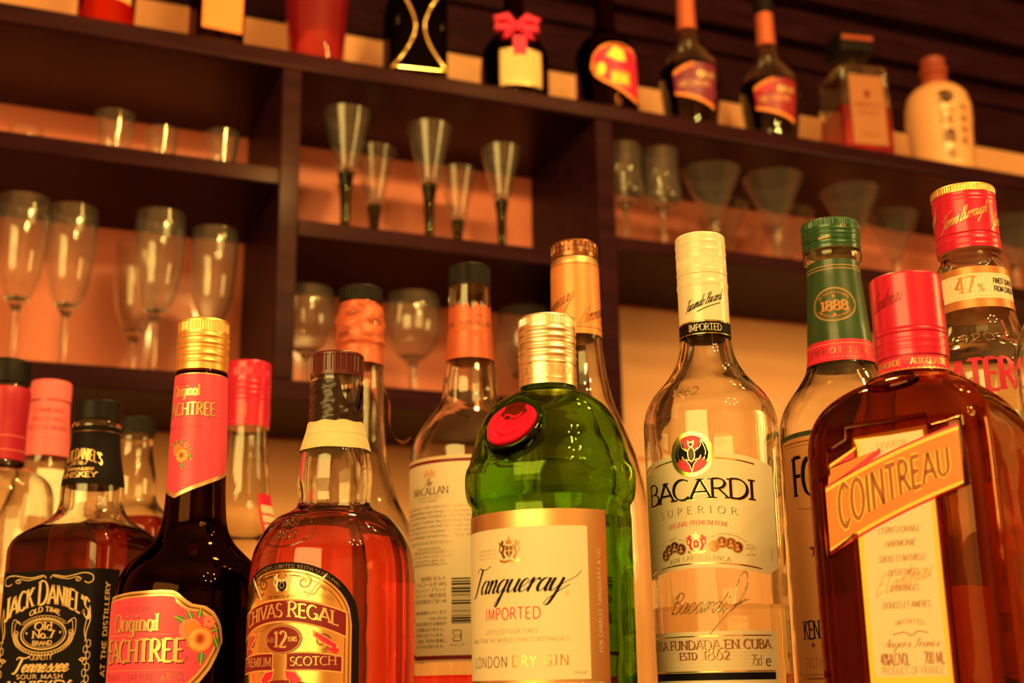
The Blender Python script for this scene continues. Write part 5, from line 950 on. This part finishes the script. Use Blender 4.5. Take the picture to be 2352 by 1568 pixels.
l = Lab(cyl(pr)); l.cols(-26, 30, 112, 140, PAPER, 0); l.build('label', t)
t = tshelf('cut_glass_decanter', .4719, 'dark cut glass decanter with crossing gold arcs, fourth on the top shelf', -8)
pr = smooth_prof([(0, 35, .3), (2, 37.5, .27), (8, 38.5, .25), (120, 38.5, .25), (140, 30, .5), (155, 16, 1), (190, 14, 1)]); vessel(t, pr, GDARK, 3, 10, 80, liquid=LDARK, level=110); solid(t, 'stopper', [(188, 13), (192, 20), (215, 24), (225, 20), (228, .5)], GDARK, 40)
mq = square(pr); mb = MB()
for s_ in (-1, 1): mb.tube([mq(s_ * (6 + 31 * (abs(k - 12) / 12) ** 1.7), 12 + k * 5.2, .4) for k in range(25)], 2.0, I['gold'], 8)
mb.tube([mq(u, 13, .4) for u in range(-34, 35, 4)], 1.6, I['gold'], 8); mb.build('gold_arcs', t)
t = tshelf('ribboned_liqueur_bottle', .6152, 'dark round bottle with a red ribbon bow and pale label, fifth on the top shelf', -13)
pr = smooth_prof([(0, 40), (2, 44), (8, 46), (50, 46.5), (80, 44), (98, 32), (108, 20), (120, 15), (190, 13.5)]); vessel(t, pr, GBROWN, 2.8, 8, 80, liquid=LBLACK, level=86); screw_cap(t, 170, 195, 15, CAP['brownwax'], 0, None, [])
l = Lab(cyl(pr, 46)); l.cols(-28, 34, 12, 66, I['ltgold'], 0); l.cols(-25, 31, 15, 63, pm('peach_label_paper', (.90, .52, .24), .6), 1)
for k in range(5): l.cols(-16 + k, 22 - k, 24 + k * 7, 27.5 + k * 7, I['tan'], 2)
l.build('label', t)
mb = MB(); mb.tube([(17.5 * cos(a), 17.5 * sin(a), 112) for a in [2 * pi * k / 24 for k in range(25)]], 4, CAP['ribbon'], 8)
for s_ in (-1, 1):
    mb.tube([(0, -20, 112), (s_ * 14, -26, 122), (s_ * 30, -24, 118), (s_ * 28, -24, 106), (s_ * 12, -26, 106), (0, -21, 111)], 5, CAP['ribbon'], 8, [4, 7, 6, 6, 6, 4]); mb.tube([(0, -21, 110), (s_ * 12, -30, 96), (s_ * 18, -38, 82)], 4, CAP['ribbon'], 8, [4, 6, 5])
mb.box(-9, 9, -47, -43, 56, 84, CAP['ribbon']); o = mb.build('ribbon_bow', t); o['label'] = 'red cloth ribbon bow'
t = tshelf('dark_rum_bottle', .756, 'dark bottle with a red and yellow leaf shaped label, sixth on the top shelf', -22)
pr = smooth_prof([(0, 38), (2, 42), (8, 43.5), (98, 43.5), (118, 36), (130, 24), (142, 16), (165, 13.5), (240, 13)]); vessel(t, pr, GBROWN, 2.8, 8, 80, liquid=LBLACK, level=112); screw_cap(t, 220, 246, 14.5, CAP['gold'], 0, None, [])
l = Lab(cyl(pr, 43.5)); U_ = [(-26, 70), (-22, 86), (-12, 96), (0, 101), (20, 102), (42, 98), (52, 90), (56, 60)]; V_ = [(-26, 66), (-20, 52), (-8, 42), (10, 32), (26, 23), (42, 18), (52, 20), (56, 30)]; a_, b_ = lerp_pts(U_), lerp_pts(V_)
l.cols(-26, 56, b_, a_, I['orange'], 0); l.cols(-21, 53, lambda u: b_(u) + 6, lambda u: a_(u) - 5, I['red'], 1); l.ell(-11, 62, 7, 10, I['yellow'], 2)
l.poly([(-4, 82), (8, 96), (22, 92), (26, 76), (12, 74)], I['yellow'], 2); l.cols(2, 32, 38, 60, I['orange'], 2); l.text('RUM', 16, 42, 13, I['yellow'], 'serifb', width=24, lay=3); l.build('label', t)
# twin currant liqueurs
for i, (x, lb, c1, ct) in enumerate(((.8914, 'dark cordial bottle with a purple label, seventh on the top shelf', 'purple', 'black'), (1.0284, 'dark cordial bottle with a wine red label and coral neck, eighth on the top shelf', 'wine', 'copper'))):
    t = tshelf('currant_liqueur_bottle', x, lb, -32 - 3 * i); t['group'] = 'twin cordial bottles on the top shelf'
    pr = smooth_prof([(0, 31), (2, 33.5), (10, 36), (60, 42), (92, 44.5), (108, 42), (124, 34), (142, 22), (160, 15.5), (185, 13.5), (240, 13)]); vessel(t, pr, GL, 2.8, 8, 80, liquid=LBLACK, level=103 - 2 * i); screw_cap(t, 222, 248, 14.6, CAP['black'], 0, None, [])
    l = Lab(cyl(pr, 15), .2); l.cols(-46, 46, 168, 221, CAP['copper'], 0, 1.5, 3); l.build('neck_foil', t)
    l = Lab(cyl(pr, 42)); e1 = lambda u: 92 + .30 * u - .006 * u * u; e0 = lambda u: 44 - .34 * u
    l.cols(-22, 42, e0, e1, I[c1], 0); l.cols(-22, 8, lambda u: e1(u) - 4, lambda u: e1(u) + 2.5, I['orange'], 1); l.cols(-22, 42, lambda u: e0(u) - 1, lambda u: e0(u) + 4, I['orange'], 1)
    if i: l.cols(-22, 4, lambda u: e1(u) - 14, lambda u: e1(u) - 4, I['red'], 1)
    l.text('CREME', 26, 74, 8, I['ltgold'], 'serifb', width=26); l.text('DE CASSIS', 8, 61, 7, I['tan'], 'serifb', width=46); l.build('label', t)
t = tshelf('almond_liqueur_bottle', 1.1934, 'square glass bottle half full of red liqueur with flat square stopper, on top shelf', -10, 1.49)
pr = smooth_prof([(0, 37, .3), (2, 40, .2), (8, 41.5, .16), (60, 41.5, .16), (148, 41.5, .16), (154, 40, .2), (158, 32, .4), (162, 21, .9), (168, 17, 1), (184, 16, 1)]); vessel(t, pr, GL, 3, 10, 96, liquid=LRED, level=88)
mb = MB(); rings(mb, [(184, 17, 1), (186, 30, .3), (212, 30, .3), (222, 26, .3), (224, .5, 1)], CAP['black'], 48); o = mb.build('stopper', t); mb = MB(); [mb.tube([(-24 + k * 4.8, -30.5, 203), (-24 + k * 4.8, -30.5, 211)], 1.6, CAP['copper'], 6) for k in range(11)]; mb.build('stopper_grip', o)
l = Lab(square(pr)); l.cols(-28, 30, 22, 138, pm('brown_label_paper', (.32, .12, .05), .6), 0); l.cols(-26, 28, 24, 136, pm('tan_brown_label_paper', (.40, .15, .06), .6), 1); l.ell(1, 106, 5, 7, I['dkred'], 2); l.text('AMARETTO', 1, 84, 8, I['dkred'], 'serif', width=44); l.text('ORIGINALE', 1, 72, 6, I['dkred'], 'serif', width=36); l.text('ITALIA', 1, 36, 6, I['dkred'], 'serif', width=26); l.build('label', t)
t = tshelf('ceramic_liquor_jug', 1.3489, 'cream ceramic jug with black brush calligraphy and a red brown stopper', -42, 1.48)
pr = smooth_prof([(0, 44), (2, 47), (8, 48.5), (30, 47.5), (80, 50), (112, 51.5), (134, 48), (150, 38), (158, 26), (162, 19), (170, 17)])
mb = MB(); rings(mb, pr, CAP['ceramic'], 96, mod=lambda i, z, a: .5 * sin(z * .28)); mb.build('body', t)
solid(t, 'stopper', [(160, 18), (164, 21), (174, 20), (178, 18.5), (182, 22), (190, 22), (194, 19), (206, 19.5), (208, 17), (208, .5)], CAP['brownwax'], 48)
l = Lab(cyl(pr, 50), .7); jp(l, '寿', 14, 108, 28, I['black'], 1, 'CENTER', .5); jp(l, '酒', 14, 76, 26, I['black'], 1, 'CENTER', .5); jp(l, '造', 14, 46, 24, I['black'], 1, 'CENTER', .5); jp(l, '本', 15, 18, 20, I['black'], 1, 'CENTER')
for k, ch in enumerate('琉球泡盛'): jp(l, ch, 40, 96 - k * 18, 15, I['brown'], 1, 'CENTER')
l.build('calligraphy', t)
